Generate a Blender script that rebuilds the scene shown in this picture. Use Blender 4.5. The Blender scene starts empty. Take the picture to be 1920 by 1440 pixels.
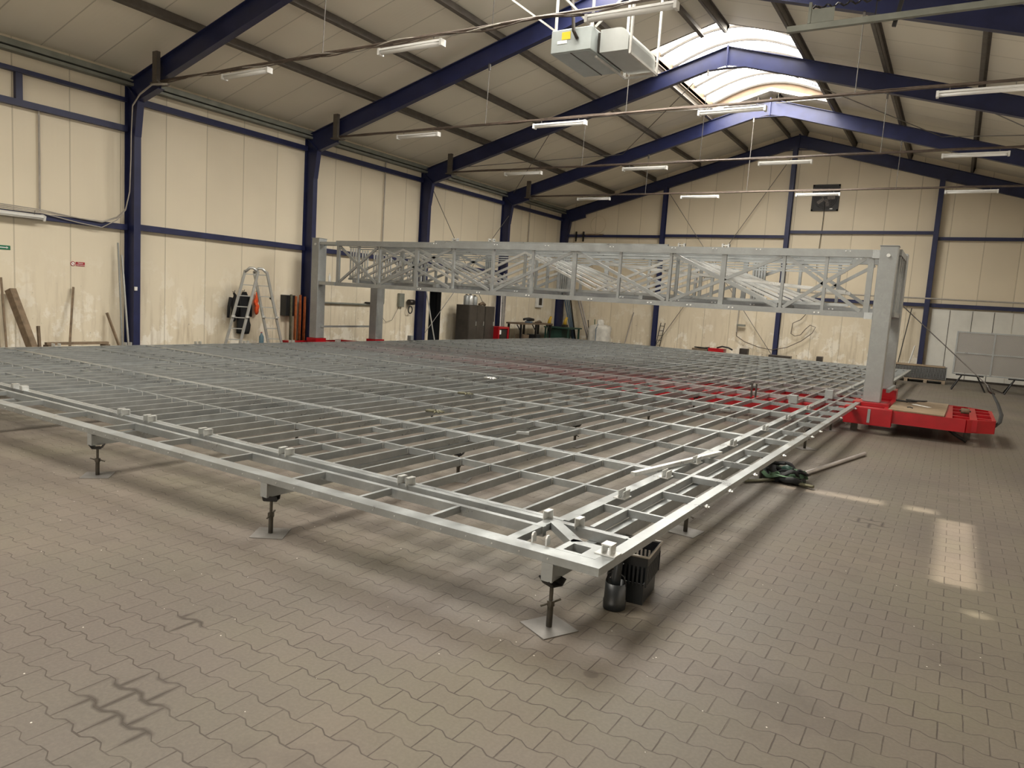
import bpy, math, random
from mathutils import Vector, Matrix
random.seed(7)
S = bpy.context.scene
COL = S.collection
PI = math.pi

# ------------------------------------------------------------------ camera
cam_d = bpy.data.cameras.new('camera')
cam = bpy.data.objects.new('camera', cam_d)
COL.objects.link(cam)
_r = Vector((0.85069, 0.52177, 0.06391)); _u = Vector((-0.11376, 0.06403, 0.99144)); _f = Vector((-0.51321, 0.85068, -0.11382))
_m = Matrix((_r, _u, -_f)).transposed().to_4x4()
_m.translation = Vector((15.56389, -9.16993, 1.75929))
cam.matrix_world = _m
cam_d.sensor_width = 36.0
cam_d.lens = 1358.04 * 36.0 / 1920.0
cam_d.clip_end = 200
S.camera = cam
# ------------------------------------------------------------------ world, sun, fill lamps
w = bpy.data.worlds.new('world'); S.world = w; w.use_nodes = True
w.node_tree.nodes['Background'].inputs[0].default_value = (0.75, 0.85, 1.0, 1)
w.node_tree.nodes['Background'].inputs[1].default_value = 1.0
S.view_settings.view_transform = 'Standard'
S.view_settings.look = 'None'
S.view_settings.gamma = 1.0
S.view_settings.use_curve_mapping = False
S.view_settings.exposure = 0.52
SUN_DIR = Vector((-3.65, 0.2, 8.4)).normalized()
sd = bpy.data.lights.new('sun', 'SUN'); sd.energy = 4.6; sd.angle = 0.012; sd.color = (1.0, 0.9, 0.74)
so = bpy.data.objects.new('sun', sd); COL.objects.link(so)
so.rotation_euler = SUN_DIR.to_track_quat('Z', 'Y').to_euler(); so.location = SUN_DIR * 40
SKY_E = 17.0          # glow of the rooflight glazing
FRONT_FILL_W = 170.0       # added fill lamp just inside the solid front wall
SIDE_FILL_W = 150.0       # added fill lamp along the windowless right wall


def area(name, loc, direction, sx, sy, power, color):
    d = bpy.data.lights.new(name, 'AREA'); d.shape = 'RECTANGLE'; d.size = sx; d.size_y = sy
    d.energy = power; d.color = color
    o = bpy.data.objects.new(name, d); COL.objects.link(o)
    o.location = loc; o.rotation_euler = Vector(direction).to_track_quat('-Z', 'Y').to_euler()
    return o


area('fill_front', (12.0, -15.8, 2.2), (0, 1, 0.1), 7.0, 4.0, FRONT_FILL_W, (1.0, 0.94, 0.84))
area('fill_side', (19.4, 2.0, 4.0), (-1, 0, -0.05), 20.0, 1.4, SIDE_FILL_W, (1.0, 0.93, 0.82))

# ------------------------------------------------------------------ materials
MATS = {}


def newmat(name):
    m = bpy.data.materials.new(name); m.use_nodes = True
    nt = m.node_tree; b = nt.nodes['Principled BSDF']
    MATS[name] = m
    return m, nt, b


def N(nt, t, **k):
    n = nt.nodes.new(t)
    for a, v in k.items():
        setattr(n, a, v)
    return n


def link(nt, a, b):
    nt.links.new(a, b)


def math_n(nt, op, a, b=None, c=None):
    n = nt.nodes.new('ShaderNodeMath'); n.operation = op
    for i, v in enumerate((a, b, c)):
        if v is None:
            continue
        if isinstance(v, (int, float)):
            n.inputs[i].default_value = v
        else:
            nt.links.new(v, n.inputs[i])
    return n.outputs[0]


def mixc(nt, f, a, b, mode='MIX'):
    n = nt.nodes.new('ShaderNodeMix'); n.data_type = 'RGBA'; n.blend_type = mode
    for i, v in ((0, f), (6, a), (7, b)):
        if isinstance(v, (int, float)):
            n.inputs[i].default_value = v
        elif isinstance(v, tuple):
            n.inputs[i].default_value = (*v, 1) if len(v) == 3 else v
        else:
            nt.links.new(v, n.inputs[i])
    return n.outputs[2]


def noise(nt, vec, scale, detail=4, rough=0.55):
    n = N(nt, 'ShaderNodeTexNoise'); n.inputs['Scale'].default_value = scale
    n.inputs['Detail'].default_value = detail; n.inputs['Roughness'].default_value = rough
    if vec is not None:
        nt.links.new(vec, n.inputs['Vector'])
    return n.outputs[0]


def maprange(nt, v, a, b, c=0.0, d=1.0):
    n = N(nt, 'ShaderNodeMapRange'); n.inputs[1].default_value = a; n.inputs[2].default_value = b
    n.inputs[3].default_value = c; n.inputs[4].default_value = d; nt.links.new(v, n.inputs[0])
    return n.outputs[0]


def simple(name, col, rough=0.6, metal=0.0, var=0.12, scale=6.0, bump=0.0):
    m, nt, b = newmat(name)
    tc = N(nt, 'ShaderNodeTexCoord')
    nz = noise(nt, tc.outputs['Object'], scale)
    dark = tuple(c * (1 - var) for c in col); lite = tuple(min(1, c * (1 + var)) for c in col)
    link(nt, mixc(nt, maprange(nt, nz, .3, .7), dark, lite), b.inputs['Base Color'])
    b.inputs['Roughness'].default_value = rough; b.inputs['Metallic'].default_value = metal
    if bump:
        bp = N(nt, 'ShaderNodeBump'); bp.inputs['Strength'].default_value = bump
        link(nt, noise(nt, tc.outputs['Object'], scale * 8), bp.inputs['Height']); link(nt, bp.outputs[0], b.inputs['Normal'])
    return m


def galv(name, base, rough=0.42, metal=0.75):
    m, nt, b = newmat(name)
    tc = N(nt, 'ShaderNodeTexCoord')
    v = N(nt, 'ShaderNodeTexVoronoi'); v.inputs['Scale'].default_value = 38
    link(nt, tc.outputs['Object'], v.inputs['Vector'])
    nz = noise(nt, tc.outputs['Object'], 3.5)
    c1 = mixc(nt, v.outputs['Color'], tuple(c * .90 for c in base), tuple(min(1, c * 1.06) for c in base))
    c2 = mixc(nt, maprange(nt, nz, .35, .7), tuple(c * .8 for c in base), c1)
    link(nt, c2, b.inputs['Base Color'])
    b.inputs['Metallic'].default_value = metal
    link(nt, maprange(nt, nz, .3, .7, rough - .1, rough + .12), b.inputs['Roughness'])
    return m


galv('galvanised', (0.43, 0.455, 0.465), .34, .66)
galv('galvanised_dull', (0.36, 0.375, 0.375), 0.45, 0.35)
galv('zinc_bright', (0.70, 0.71, 0.70), 0.34, 0.6)
galv('aluminium', (0.50, 0.50, 0.48), 0.5, 0.5)
simple('blue_paint', (0.014, 0.019, 0.072), 0.42, 0, .2, 3)
simple('purlin_steel', (0.115, 0.10, 0.085), 0.6, 0.3, .2, 5)  # galvanised steel, shadow tone put into the dark base colour
simple('eave_steel', (0.22, 0.23, 0.20), 0.55, 0.3, .15, 4)
simple('conduit', (0.10, 0.075, 0.06), 0.55, 0.2, .25, 9)
simple('cable_grey', (0.38, 0.35, 0.31), 0.6)
simple('rod_steel', (0.16, 0.15, 0.14), 0.5, 0.5)
simple('hanger_white', (0.5, 0.49, 0.46), 0.5)
simple('lamp_white', (0.72, 0.72, 0.70), 0.45, 0, .04)
simple('lamp_cover', (0.80, 0.80, 0.78), 0.25, 0, .03)
simple('red_paint', (0.36, 0.003, 0.009), 0.32, 0, .12, 5)
simple('black_metal', (0.015, 0.014, 0.014), 0.5, 0.3, .3)
simple('black_plastic', (0.012, 0.014, 0.016), 0.38, 0, .2)
simple('dark_steel', (0.06, 0.052, 0.046), 0.42, 0.6, .3, 4)
simple('jack_steel', (0.10, 0.09, 0.075), 0.45, 0.7, .3, 12)
simple('plate_steel', (0.20, 0.19, 0.18), 0.5, 0.6, .15, 7)
simple('locker_steel', (0.085, 0.075, 0.066), 0.4, 0.5, .2, 3)
simple('wood_dark', (0.14, 0.10, 0.065), 0.8, 0, .3, 9, .2)
simple('wood_plank', (0.20, 0.145, 0.095), 0.8, 0, .3, 9, .2)
simple('cloth_black', (0.012, 0.013, 0.015), 0.9, 0, .2, 10, .3)
simple('orange_vest', (0.90, 0.10, 0.02), 0.7, 0, .25, 20, .2)
simple('orange_strap', (0.42, 0.11, 0.03), 0.75, 0, .3, 12)
simple('green_strap', (0.055, 0.11, 0.06), 0.8, 0, .35, 14, .2)
simple('olive_strap', (0.10, 0.095, 0.06), 0.85, 0, .35, 14, .2)
simple('white_bag', (0.62, 0.60, 0.55), 0.85, 0, .15, 5, .5)
simple('green_paint', (0.02, 0.06, 0.045), 0.5)
simple('yellow_paint', (0.52, 0.33, 0.03), 0.5)
simple('blue_profile', (0.09, 0.14, 0.20), 0.5)
simple('white_plastic', (0.72, 0.72, 0.70), 0.5, 0, .05)
simple('paper', (0.85, 0.85, 0.83), 0.8, 0, .04)
simple('tube_grey', (0.42, 0.39, 0.38), 0.42, 0.3, .15, 8)
simple('curb_wood', (0.115, 0.070, 0.038), 0.6, 0, .2, 4)
simple('sign_red', (0.36, 0.02, 0.03), 0.5, 0, .05)
simple('sign_green', (0.01, 0.16, 0.08), 0.5, 0, .05)
simple('heater_grey', (0.40, 0.44, 0.44), 0.45, 0.25, .08, 3)
simple('duct_steel', (0.48, 0.50, 0.49), 0.38, 0.6, .08, 3)
simple('label_yellow', (0.75, 0.55, 0.03), 0.5, 0, .05)
simple('mint_plastic', (0.2, 0.5, 0.45), 0.4)
simple('door_white', (0.70, 0.69, 0.64), 0.55, 0, .1, 1.2)
simple('rubber', (0.02, 0.02, 0.02), 0.7)
simple('pallet_wood', (0.27, 0.21, 0.15), 0.85, 0, .3, 8)
simple('shade_black', (0.004, 0.004, 0.004), 0.9)  # near-black that paints in the shade of hollows
simple('bottle_blue', (0.16, 0.28, 0.36), 0.2)

m, nt, b = newmat('plywood')
tc = N(nt, 'ShaderNodeTexCoord'); mp = N(nt, 'ShaderNodeMapping'); mp.inputs['Scale'].default_value = (1.2, 14, 4)
link(nt, tc.outputs['Object'], mp.inputs[0])
link(nt, mixc(nt, maprange(nt, noise(nt, mp.outputs[0], 1.6), .3, .7), (.17, .12, .075), (.33, .25, .165)), b.inputs['Base Color'])
b.inputs['Roughness'].default_value = .6

m, nt, b = newmat('diamond_plate')
tc = N(nt, 'ShaderNodeTexCoord')
v = N(nt, 'ShaderNodeTexChecker'); v.inputs['Scale'].default_value = 46
link(nt, tc.outputs['Object'], v.inputs['Vector'])
link(nt, mixc(nt, v.outputs['Fac'], (.30, .29, .28), (.42, .41, .39)), b.inputs['Base Color'])
b.inputs['Metallic'].default_value = .7; b.inputs['Roughness'].default_value = .42
bp = N(nt, 'ShaderNodeBump'); bp.inputs['Strength'].default_value = .5; link(nt, v.outputs['Fac'], bp.inputs['Height']); link(nt, bp.outputs[0], b.inputs['Normal'])

# rooflight glazing: translucent sheet that glows with the daylight behind it
m, nt, b = newmat('rooflight_glazing')
tc = N(nt, 'ShaderNodeTexCoord')
nz = noise(nt, tc.outputs['Object'], 0.7, 2)
link(nt, mixc(nt, maprange(nt, nz, .35, .65), (1.0, .93, .80), (1.0, .97, .90)), b.inputs['Emission Color'])
b.inputs['Base Color'].default_value = (.8, .8, .78, 1); b.inputs['Emission Strength'].default_value = SKY_E; b.inputs['Roughness'].default_value = .5


def panel_material(name, axis, base, seam, pitch, off, stains):
    """cream sandwich panels: seams every `pitch` along `axis`, fine ribs, grime and plaster blotches low on the wall"""
    m, nt, b = newmat(name)
    g = N(nt, 'ShaderNodeNewGeometry'); sp = N(nt, 'ShaderNodeSeparateXYZ'); link(nt, g.outputs['Position'], sp.inputs[0])
    u = sp.outputs[axis]; z = sp.outputs[2]
    t = math_n(nt, 'FRACT', math_n(nt, 'DIVIDE', math_n(nt, 'SUBTRACT', u, off), pitch))
    d = math_n(nt, 'MULTIPLY', math_n(nt, 'MINIMUM', t, math_n(nt, 'SUBTRACT', 1.0, t)), pitch)
    line = maprange(nt, d, 0.005, 0.016, 1.0, 0.0)
    rib = math_n(nt, 'SINE', math_n(nt, 'MULTIPLY', u, 2 * PI / 0.1))
    big = noise(nt, g.outputs['Position'], .5, 3)
    pid = N(nt, 'ShaderNodeTexWhiteNoise'); pid.noise_dimensions = '1D'
    link(nt, math_n(nt, 'FLOOR', math_n(nt, 'DIVIDE', math_n(nt, 'SUBTRACT', u, off), pitch)), pid.inputs['W'])
    c = mixc(nt, maprange(nt, big, .35, .7), tuple(k * .93 for k in base), base)
    c = mixc(nt, math_n(nt, 'MULTIPLY', pid.outputs[0], .12), c, (.30, .26, .19))
    if stains:
        low = maprange(nt, z, 0.2, 2.3, 1.0, 0.0)
        n1 = noise(nt, g.outputs['Position'], 1.7, 8, .68)
        blot = math_n(nt, 'MULTIPLY', maprange(nt, n1, .53, .57), math_n(nt, 'MULTIPLY', low, .75))
        c = mixc(nt, blot, c, (.93, .89, .80))
        mp = N(nt, 'ShaderNodeMapping'); mp.inputs['Scale'].default_value = (5, 5, .6); link(nt, g.outputs['Position'], mp.inputs[0])
        n2 = noise(nt, mp.outputs[0], 1.5, 6, .6)
        dirt = math_n(nt, 'MULTIPLY', maprange(nt, n2, .5, .75), maprange(nt, z, 0.0, 2.2, .75, 0.0))
        c = mixc(nt, dirt, c, (.34, .26, .16))
        n3 = noise(nt, g.outputs['Position'], 9, 3)
        spots = math_n(nt, 'MULTIPLY', maprange(nt, n3, .70, .74), maprange(nt, z, 0.3, 2.0, .7, 0.0))
        c = mixc(nt, spots, c, (.13, .11, .08))
    c = mixc(nt, math_n(nt, 'MULTIPLY', line, .42), c, seam)
    link(nt, c, b.inputs['Base Color']); b.inputs['Roughness'].default_value = .55
    bp = N(nt, 'ShaderNodeBump'); bp.inputs['Strength'].default_value = .35; bp.inputs['Distance'].default_value = .02
    link(nt, math_n(nt, 'ADD', math_n(nt, 'MULTIPLY', rib, .03), math_n(nt, 'MULTIPLY', line, -1)), bp.inputs['Height'])
    link(nt, bp.outputs[0], b.inputs['Normal'])


panel_material('wall_panel_side', 1, (.80, .715, .56), (.22, .19, .13), 1.04, -0.08, True)
panel_material('wall_panel_end', 0, (.78, .685, .525), (.22, .18, .12), 1.03, 0.6, True)
panel_material('roof_panel', 1, (.84, .785, .665), (.19, .16, .12), 1.0, 0.35, False)

# interlocking bone-shaped concrete pavers
m, nt, b = newmat('pavers')
g = N(nt, 'ShaderNodeNewGeometry'); sp = N(nt, 'ShaderNodeSeparateXYZ'); link(nt, g.outputs['Position'], sp.inputs[0])
L, W_, A = .1955, .1405, .0125
jit = noise(nt, g.outputs['Position'], 8, 3)
u = math_n(nt, 'ADD', math_n(nt, 'SUBTRACT', sp.outputs[0], 14.13), maprange(nt, jit, 0, 1, -.004, .004))
v_ = math_n(nt, 'ADD', math_n(nt, 'ADD', sp.outputs[1], 5.50), maprange(nt, jit, 0, 1, .004, -.004))
n_i = math_n(nt, 'ROUND', math_n(nt, 'DIVIDE', v_, W_))
par = math_n(nt, 'COSINE', math_n(nt, 'MULTIPLY', n_i, PI))
wv = math_n(nt, 'COSINE', math_n(nt, 'MULTIPLY', u, 2 * PI / L))
wv = math_n(nt, 'MAXIMUM', math_n(nt, 'MINIMUM', math_n(nt, 'MULTIPLY', wv, 1.7), 1.0), -1.0)
line_off = math_n(nt, 'MULTIPLY', math_n(nt, 'MULTIPLY', wv, par), A)
dv = math_n(nt, 'SUBTRACT', math_n(nt, 'SUBTRACT', v_, math_n(nt, 'MULTIPLY', n_i, W_)), line_off)
above = math_n(nt, 'GREATER_THAN', dv, 0.0)
row = math_n(nt, 'ADD', n_i, math_n(nt, 'SUBTRACT', above, 1.0))       # row between line n-1 and n
tu = math_n(nt, 'ADD', math_n(nt, 'DIVIDE', u, L), math_n(nt, 'MULTIPLY', math_n(nt, 'ADD', row, 1.0), .5))
fu = math_n(nt, 'FRACT', math_n(nt, 'ADD', tu, 1000.5))
du = math_n(nt, 'MULTIPLY', math_n(nt, 'ABSOLUTE', math_n(nt, 'SUBTRACT', fu, .5)), L)
dist = math_n(nt, 'MINIMUM', math_n(nt, 'ABSOLUTE', dv), du)
wid = maprange(nt, noise(nt, g.outputs['Position'], 5, 3), .3, .7, .0022, .0046)
joint = math_n(nt, 'SUBTRACT', 1.0, math_n(nt, 'MINIMUM', math_n(nt, 'DIVIDE', dist, wid), 1.0))
joint = math_n(nt, 'MINIMUM', math_n(nt, 'MULTIPLY', joint, 2.2), 1.0)
cid = N(nt, 'ShaderNodeCombineXYZ'); link(nt, row, cid.inputs[0]); link(nt, math_n(nt, 'FLOOR', math_n(nt, 'ADD', tu, 1000.0)), cid.inputs[1])
wn = N(nt, 'ShaderNodeTexWhiteNoise'); link(nt, cid.outputs[0], wn.inputs['Vector'])
c = mixc(nt, wn.outputs[0], (.112, .091, .071), (.130, .107, .084))
hue = noise(nt, g.outputs['Position'], .9, 3)
c = mixc(nt, maprange(nt, hue, .4, .6), c, (.116, .101, .072))
big = noise(nt, g.outputs['Position'], .35, 4, .6)
c = mixc(nt, maprange(nt, big, .38, .62), mixc(nt, .5, c, (.070, .060, .058)), c)
fine = noise(nt, g.outputs['Position'], 60, 3)
c = mixc(nt, math_n(nt, 'MULTIPLY', maprange(nt, fine, .4, .8), .25), c, (.20, .17, .14))
st = noise(nt, g.outputs['Position'], 1.3, 6, .6)
c = mixc(nt, math_n(nt, 'MULTIPLY', maprange(nt, st, .60, .74), .45), c, (.05, .04, .03))
# white crumbs of swarf and plaster
vo = N(nt, 'ShaderNodeTexVoronoi'); vo.inputs['Scale'].default_value = 8.5; link(nt, g.outputs['Position'], vo.inputs['Vector'])
crumb = math_n(nt, 'MULTIPLY', math_n(nt, 'LESS_THAN', vo.outputs['Distance'], .034), math_n(nt, 'GREATER_THAN', st, .47))
# oily wet joints at two spots, an old round spot
wet = None
for px, py, rr in ((12.78, -7.52, .24), (13.0, -7.62, .12), (12.35, -6.93, .13), (15.1, -2.1, .2)):
    vd = N(nt, 'ShaderNodeVectorMath'); vd.operation = 'DISTANCE'; link(nt, g.outputs['Position'], vd.inputs[0]); vd.inputs[1].default_value = (px, py, 0)
    q = maprange(nt, vd.outputs['Value'], rr * .6, rr, 1.0, 0.0)
    wet = q if wet is None else math_n(nt, 'MAXIMUM', wet, q)
wetj = math_n(nt, 'MULTIPLY', wet, maprange(nt, dist, .007, .02, .85, 0.0))
c = mixc(nt, wetj, c, (.035, .026, .018))
vd = N(nt, 'ShaderNodeVectorMath'); vd.operation = 'DISTANCE'; link(nt, g.outputs['Position'], vd.inputs[0]); vd.inputs[1].default_value = (14.255, -6.09, 0)
c = mixc(nt, maprange(nt, vd.outputs['Value'], .032, .042, .6, 0.0), c, (.05, .04, .03))
jv = noise(nt, g.outputs['Position'], 3.2, 4, .7)
c = mixc(nt, math_n(nt, 'MULTIPLY', joint, maprange(nt, jv, .36, .56, .35, 1.0)), c, (.045, .034, .026))
c = mixc(nt, crumb, c, (.62, .58, .52))
link(nt, c, b.inputs['Base Color'])
link(nt, maprange(nt, big, .3, .7, .50, .72), b.inputs['Roughness'])
bp = N(nt, 'ShaderNodeBump'); bp.inputs['Strength'].default_value = .5; bp.inputs['Distance'].default_value = .008
link(nt, math_n(nt, 'ADD', math_n(nt, 'MULTIPLY', joint, -1.0), math_n(nt, 'MULTIPLY', fine, .25)), bp.inputs['Height'])
link(nt, bp.outputs[0], b.inputs['Normal'])


# ------------------------------------------------------------------ geometry helpers
class MB:
    def __init__(s):
        s.v = []; s.f = []

    def box(s, x0, x1, y0, y1, z0, z1):
        i = len(s.v)
        s.v += [(x0, y0, z0), (x1, y0, z0), (x1, y1, z0), (x0, y1, z0), (x0, y0, z1), (x1, y0, z1), (x1, y1, z1), (x0, y1, z1)]
        s.f += [(i, i + 3, i + 2, i + 1), (i + 4, i + 5, i + 6, i + 7), (i, i + 1, i + 5, i + 4), (i + 1, i + 2, i + 6, i + 5), (i + 2, i + 3, i + 7, i + 6), (i + 3, i, i + 4, i + 7)]
        return s

    def beam(s, p, q, w, h, up=(0, 0, 1)):
        p = Vector(p); q = Vector(q); d = (q - p).normalized(); up = Vector(up)
        if abs(d.dot(up)) > .98:
            up = Vector((0, 1, 0))
        a = d.cross(up).normalized(); c = a.cross(d).normalized()
        i = len(s.v)
        for e in (p, q):
            for sa, sc in ((-1, -1), (1, -1), (1, 1), (-1, 1)):
                s.v.append(tuple(e + a * (sa * w / 2) + c * (sc * h / 2)))
        s.f += [(i, i + 1, i + 2, i + 3), (i + 7, i + 6, i + 5, i + 4)] + [(i + k, i + 4 + k, i + 4 + (k + 1) % 4, i + (k + 1) % 4) for k in range(4)]
        return s

    def path(s, pts, r, n=8, closed=False, flat=None):
        pts = [Vector(p) for p in pts]; m = len(pts); i0 = len(s.v)
        prev = None
        for k, p in enumerate(pts):
            d = (pts[min(k + 1, m - 1)] - pts[max(k - 1, 0)])
            d = d.normalized() if d.length > 1e-9 else Vector((0, 0, 1))
            if prev is None:
                a = d.cross(Vector((0, 0, 1)))
                if a.length < .05:
                    a = d.cross(Vector((0, 1, 0)))
                a.normalize()
            else:
                a = (prev - d * prev.dot(d)).normalized()
            prev = a; c = d.cross(a)
            rr = r[k] if isinstance(r, (list, tuple)) else r
            for j in range(n):
                t = 2 * PI * j / n
                ra, rc = (rr, rr) if flat is None else (rr, rr * flat)
                s.v.append(tuple(p + a * math.cos(t) * ra + c * math.sin(t) * rc))
        for k in range(m - 1):
            for j in range(n):
                s.f.append((i0 + k * n + j, i0 + k * n + (j + 1) % n, i0 + (k + 1) * n + (j + 1) % n, i0 + (k + 1) * n + j))
        s.f.append(tuple(i0 + j for j in reversed(range(n)))); s.f.append(tuple(i0 + (m - 1) * n + j for j in range(n)))
        return s

    def tube(s, p, q, r, n=10):
        return s.path([p, q], r, n)

    def lathe(s, prof, c, n=20):
        i0 = len(s.v)
        for (r, z) in prof:
            for j in range(n):
                t = 2 * PI * j / n; s.v.append((c[0] + r * math.cos(t), c[1] + r * math.sin(t), c[2] + z))
        for k in range(len(prof) - 1):
            for j in range(n):
                s.f.append((i0 + k * n + j, i0 + k * n + (j + 1) % n, i0 + (k + 1) * n + (j + 1) % n, i0 + (k + 1) * n + j))
        s.f.append(tuple(i0 + j for j in reversed(range(n)))); s.f.append(tuple(i0 + (len(prof) - 1) * n + j for j in range(n)))
        return s

    def prism(s, poly, axis, a0, a1):
        """poly: 2D points; axis 1: points are (x,z) swept along y; 0: (y,z) along x; 2: (x,y) along z"""
        i0 = len(s.v); n = len(poly)
        for a in (a0, a1):
            for p in poly:
                s.v.append((p[0], a, p[1]) if axis == 1 else ((a, p[0], p[1]) if axis == 0 else (p[0], p[1], a)))
        s.f.append(tuple(range(i0, i0 + n))); s.f.append(tuple(range(i0 + 2 * n - 1, i0 + n - 1, -1)))
        for j in range(n):
            s.f.append((i0 + j, i0 + n + j, i0 + n + (j + 1) % n, i0 + (j + 1) % n))
        return s

    def build(s, name, mat, parent=None, loc=None, smooth=False, bevel=0):
        me = bpy.data.meshes.new(name); me.from_pydata(s.v, [], s.f); me.validate()
        import bmesh
        bm = bmesh.new(); bm.from_mesh(me); bmesh.ops.recalc_face_normals(bm, faces=bm.faces)
        if bevel:
            bmesh.ops.bevel(bm, geom=list(bm.edges), offset=bevel, segments=2, affect='EDGES', profile=.5)
        bm.to_mesh(me); bm.free()
        if smooth:
            for p in me.polygons:
                p.use_smooth = len(p.vertices) == 4
        me.materials.append(MATS[mat])
        o = bpy.data.objects.new(name, me); COL.objects.link(o)
        if parent:
            o.parent = parent
        if loc:
            o.location = loc
        return o


def tag(o, label, cat, group=None):
    o['label'] = label; o['category'] = cat
    if group:
        o['group'] = group
    return o


def thing(name, label, cat, loc=(0, 0, 0), rz=0, group=None):
    o = bpy.data.objects.new(name, None); o.empty_display_size = .1; COL.objects.link(o)
    o.location = loc; o.rotation_euler = (0, 0, rz)
    return tag(o, label, cat, group)


def struct(o):
    o['kind'] = 'structure'
    return o


def copy_tree(o, parent=None):
    c = o.copy(); COL.objects.link(c)
    if parent:
        c.parent = parent
    for ch in list(o.children):
        copy_tree(ch, c)
    return c


def text_obj(name, s, size, mat, parent, loc, rot, extrude=.001, align='CENTER'):
    cu = bpy.data.curves.new(name, 'FONT'); cu.body = s; cu.size = size; cu.extrude = extrude; cu.align_x = align; cu.align_y = 'CENTER'
    tmp = bpy.data.objects.new(name, cu); COL.objects.link(tmp)
    dg = bpy.context.evaluated_depsgraph_get(); me = bpy.data.meshes.new_from_object(tmp.evaluated_get(dg))
    bpy.data.objects.remove(tmp)
    me.materials.clear(); me.materials.append(MATS[mat])
    o = bpy.data.objects.new(name, me); COL.objects.link(o); o.parent = parent; o.location = loc; o.rotation_euler = rot
    return o


# ------------------------------------------------------------------ hall shell
W = 19.56; XR = 9.78; YN = -16.0; YF = 20.15; SL = .281


def zr(x):                      # top of the rafters
    return 5.83 + SL * (x if x < XR else W - x)


def zroof(x):                   # underside of the roof sheets
    return zr(x) + .215


struct(MB().box(-.3, W + .3, YN - .3, YF + .3, -.3, 0).build('floor', 'pavers'))
struct(MB().box(-.12, 0, YN, 10.77, 0, 6.05).box(-.12, 0, 11.42, YF, 0, 6.05).box(-.12, 0, 10.77, 11.42, 2.15, 6.05).build('wall_left', 'wall_panel_side'))
struct(MB().box(W, W + .12, YN, YF, 0, 6.05).build('wall_right', 'wall_panel_side'))
gable = [(0, 0), (W, 0), (W, zroof(0)), (XR, zroof(XR)), (0, zroof(0))]
struct(MB().prism(gable, 1, YF, YF + .12).build('wall_back', 'wall_panel_end'))
struct(MB().prism(gable, 1, YN - .12, YN).build('wall_front', 'wall_panel_end'))

# roof with holes for the rooflights and added unseen slots shaped to throw sun patches on the paving
SKY = [(-11.0, -5.1), (-.72, 4.9), (9.0, 14.9)]
SX0, SX1 = 8.0, 11.56


def roof_cells(xs0, xs1, holes):
    """quads of one slope; holes: (x0,x1,y0,y1)"""
    xs = sorted({xs0, xs1, *[h[0] for h in holes], *[h[1] for h in holes]}); ys = sorted({YN, YF, *[h[2] for h in holes], *[h[3] for h in holes]})
    mb = MB()
    for a, b_ in zip(xs, xs[1:]):
        for c_, d in zip(ys, ys[1:]):
            cx, cy = (a + b_) / 2, (c_ + d) / 2
            if any(h[0] < cx < h[1] and h[2] < cy < h[3] for h in holes):
                continue
            i = len(mb.v)
            for x, y in ((a, c_), (b_, c_), (b_, d), (a, d)):
                mb.v.append((x, y, zroof(x)))
            for x, y in ((a, c_), (b_, c_), (b_, d), (a, d)):
                mb.v.append((x, y, zroof(x) + .1))
            mb.f += [(i, i + 1, i + 2, i + 3), (i + 4, i + 5, i + 6, i + 7), (i, i + 1, i + 5, i + 4), (i + 1, i + 2, i + 6, i + 5), (i + 2, i + 3, i + 7, i + 6), (i + 3, i, i + 4, i + 7)]
    return mb


holesL = [(SX0, XR, a, b_) for a, b_ in SKY]
slots = []
for (fx0, fx1, fy0, fy1) in ((14.15, 15.62, -1.30, -1.10), (15.60, 15.91, -3.40, -1.42), (15.80, 15.95, -3.95, -3.86)):
    kx, ky = SUN_DIR.x / SUN_DIR.z, SUN_DIR.y / SUN_DIR.z
    e = []
    for fx in (fx0, fx1):
        xs_ = fx - 3.5
        for _ in range(8):
            xs_ = fx + kx * (zroof(xs_) + .05)
        e.append(xs_)
    zc = zroof(sum(e) / 2) + .05
    slots.append((e[0], e[1], fy0 + ky * zc, fy1 + ky * zc))
holesR = [(XR, SX1, a, b_) for a, b_ in SKY] + slots
struct(roof_cells(0, XR, holesL).build('ceiling', 'roof_panel'))
struct(roof_cells(XR, W, holesR).build('ceiling', 'roof_panel'))

# rooflights: wood-lined curb, barrel of translucent glazing, arched bars
for k, (a, b_) in enumerate(SKY):
    root = bpy.data.objects.new('window_%d' % (k + 1), None); COL.objects.link(root); struct(root)
    zc = zroof(SX0); zt = zc + .30
    mb = MB()
    mb.box(SX0 - .08, SX0, a - .08, b_ + .08, zc - .02, zt).box(SX1, SX1 + .08, a - .08, b_ + .08, zc - .02, zt)
    struct(mb.build('curb', 'curb_wood', root))
    arc = [(SX0 + (SX1 - SX0) * t / 16, zt + .62 * math.sin(PI * (.06 + .88 * t / 16)) - .62 * math.sin(PI * .06)) for t in range(17)]
    endp = [(SX0, zc + 0.0)] + arc + [(SX1, zc), (XR, zroof(XR))]
    mb = MB(); mb.prism(endp, 1, a - .08, a - .02); mb.prism(endp, 1, b_ + .02, b_ + .08)
    struct(mb.build('end_panel', 'curb_wood', root))
    mb = MB()
    for (x0, z0), (x1, z1) in zip(arc, arc[1:]):
        i = len(mb.v); mb.v += [(x0, a, z0), (x1, a, z1), (x1, b_, z1), (x0, b_, z0)]; mb.f.append((i, i + 1, i + 2, i + 3))
    struct(mb.build('glazing', 'rooflight_glazing', root))
    mb = MB(); n = 6
    for j in range(n + 1):
        y = a + (b_ - a) * j / n
        mb.path([(x, min(max(y, a + .05), b_ - .05), z - .06) for x, z in arc], .05, 6)
    struct(mb.build('glazing_bar', 'rod_steel', root))

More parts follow.
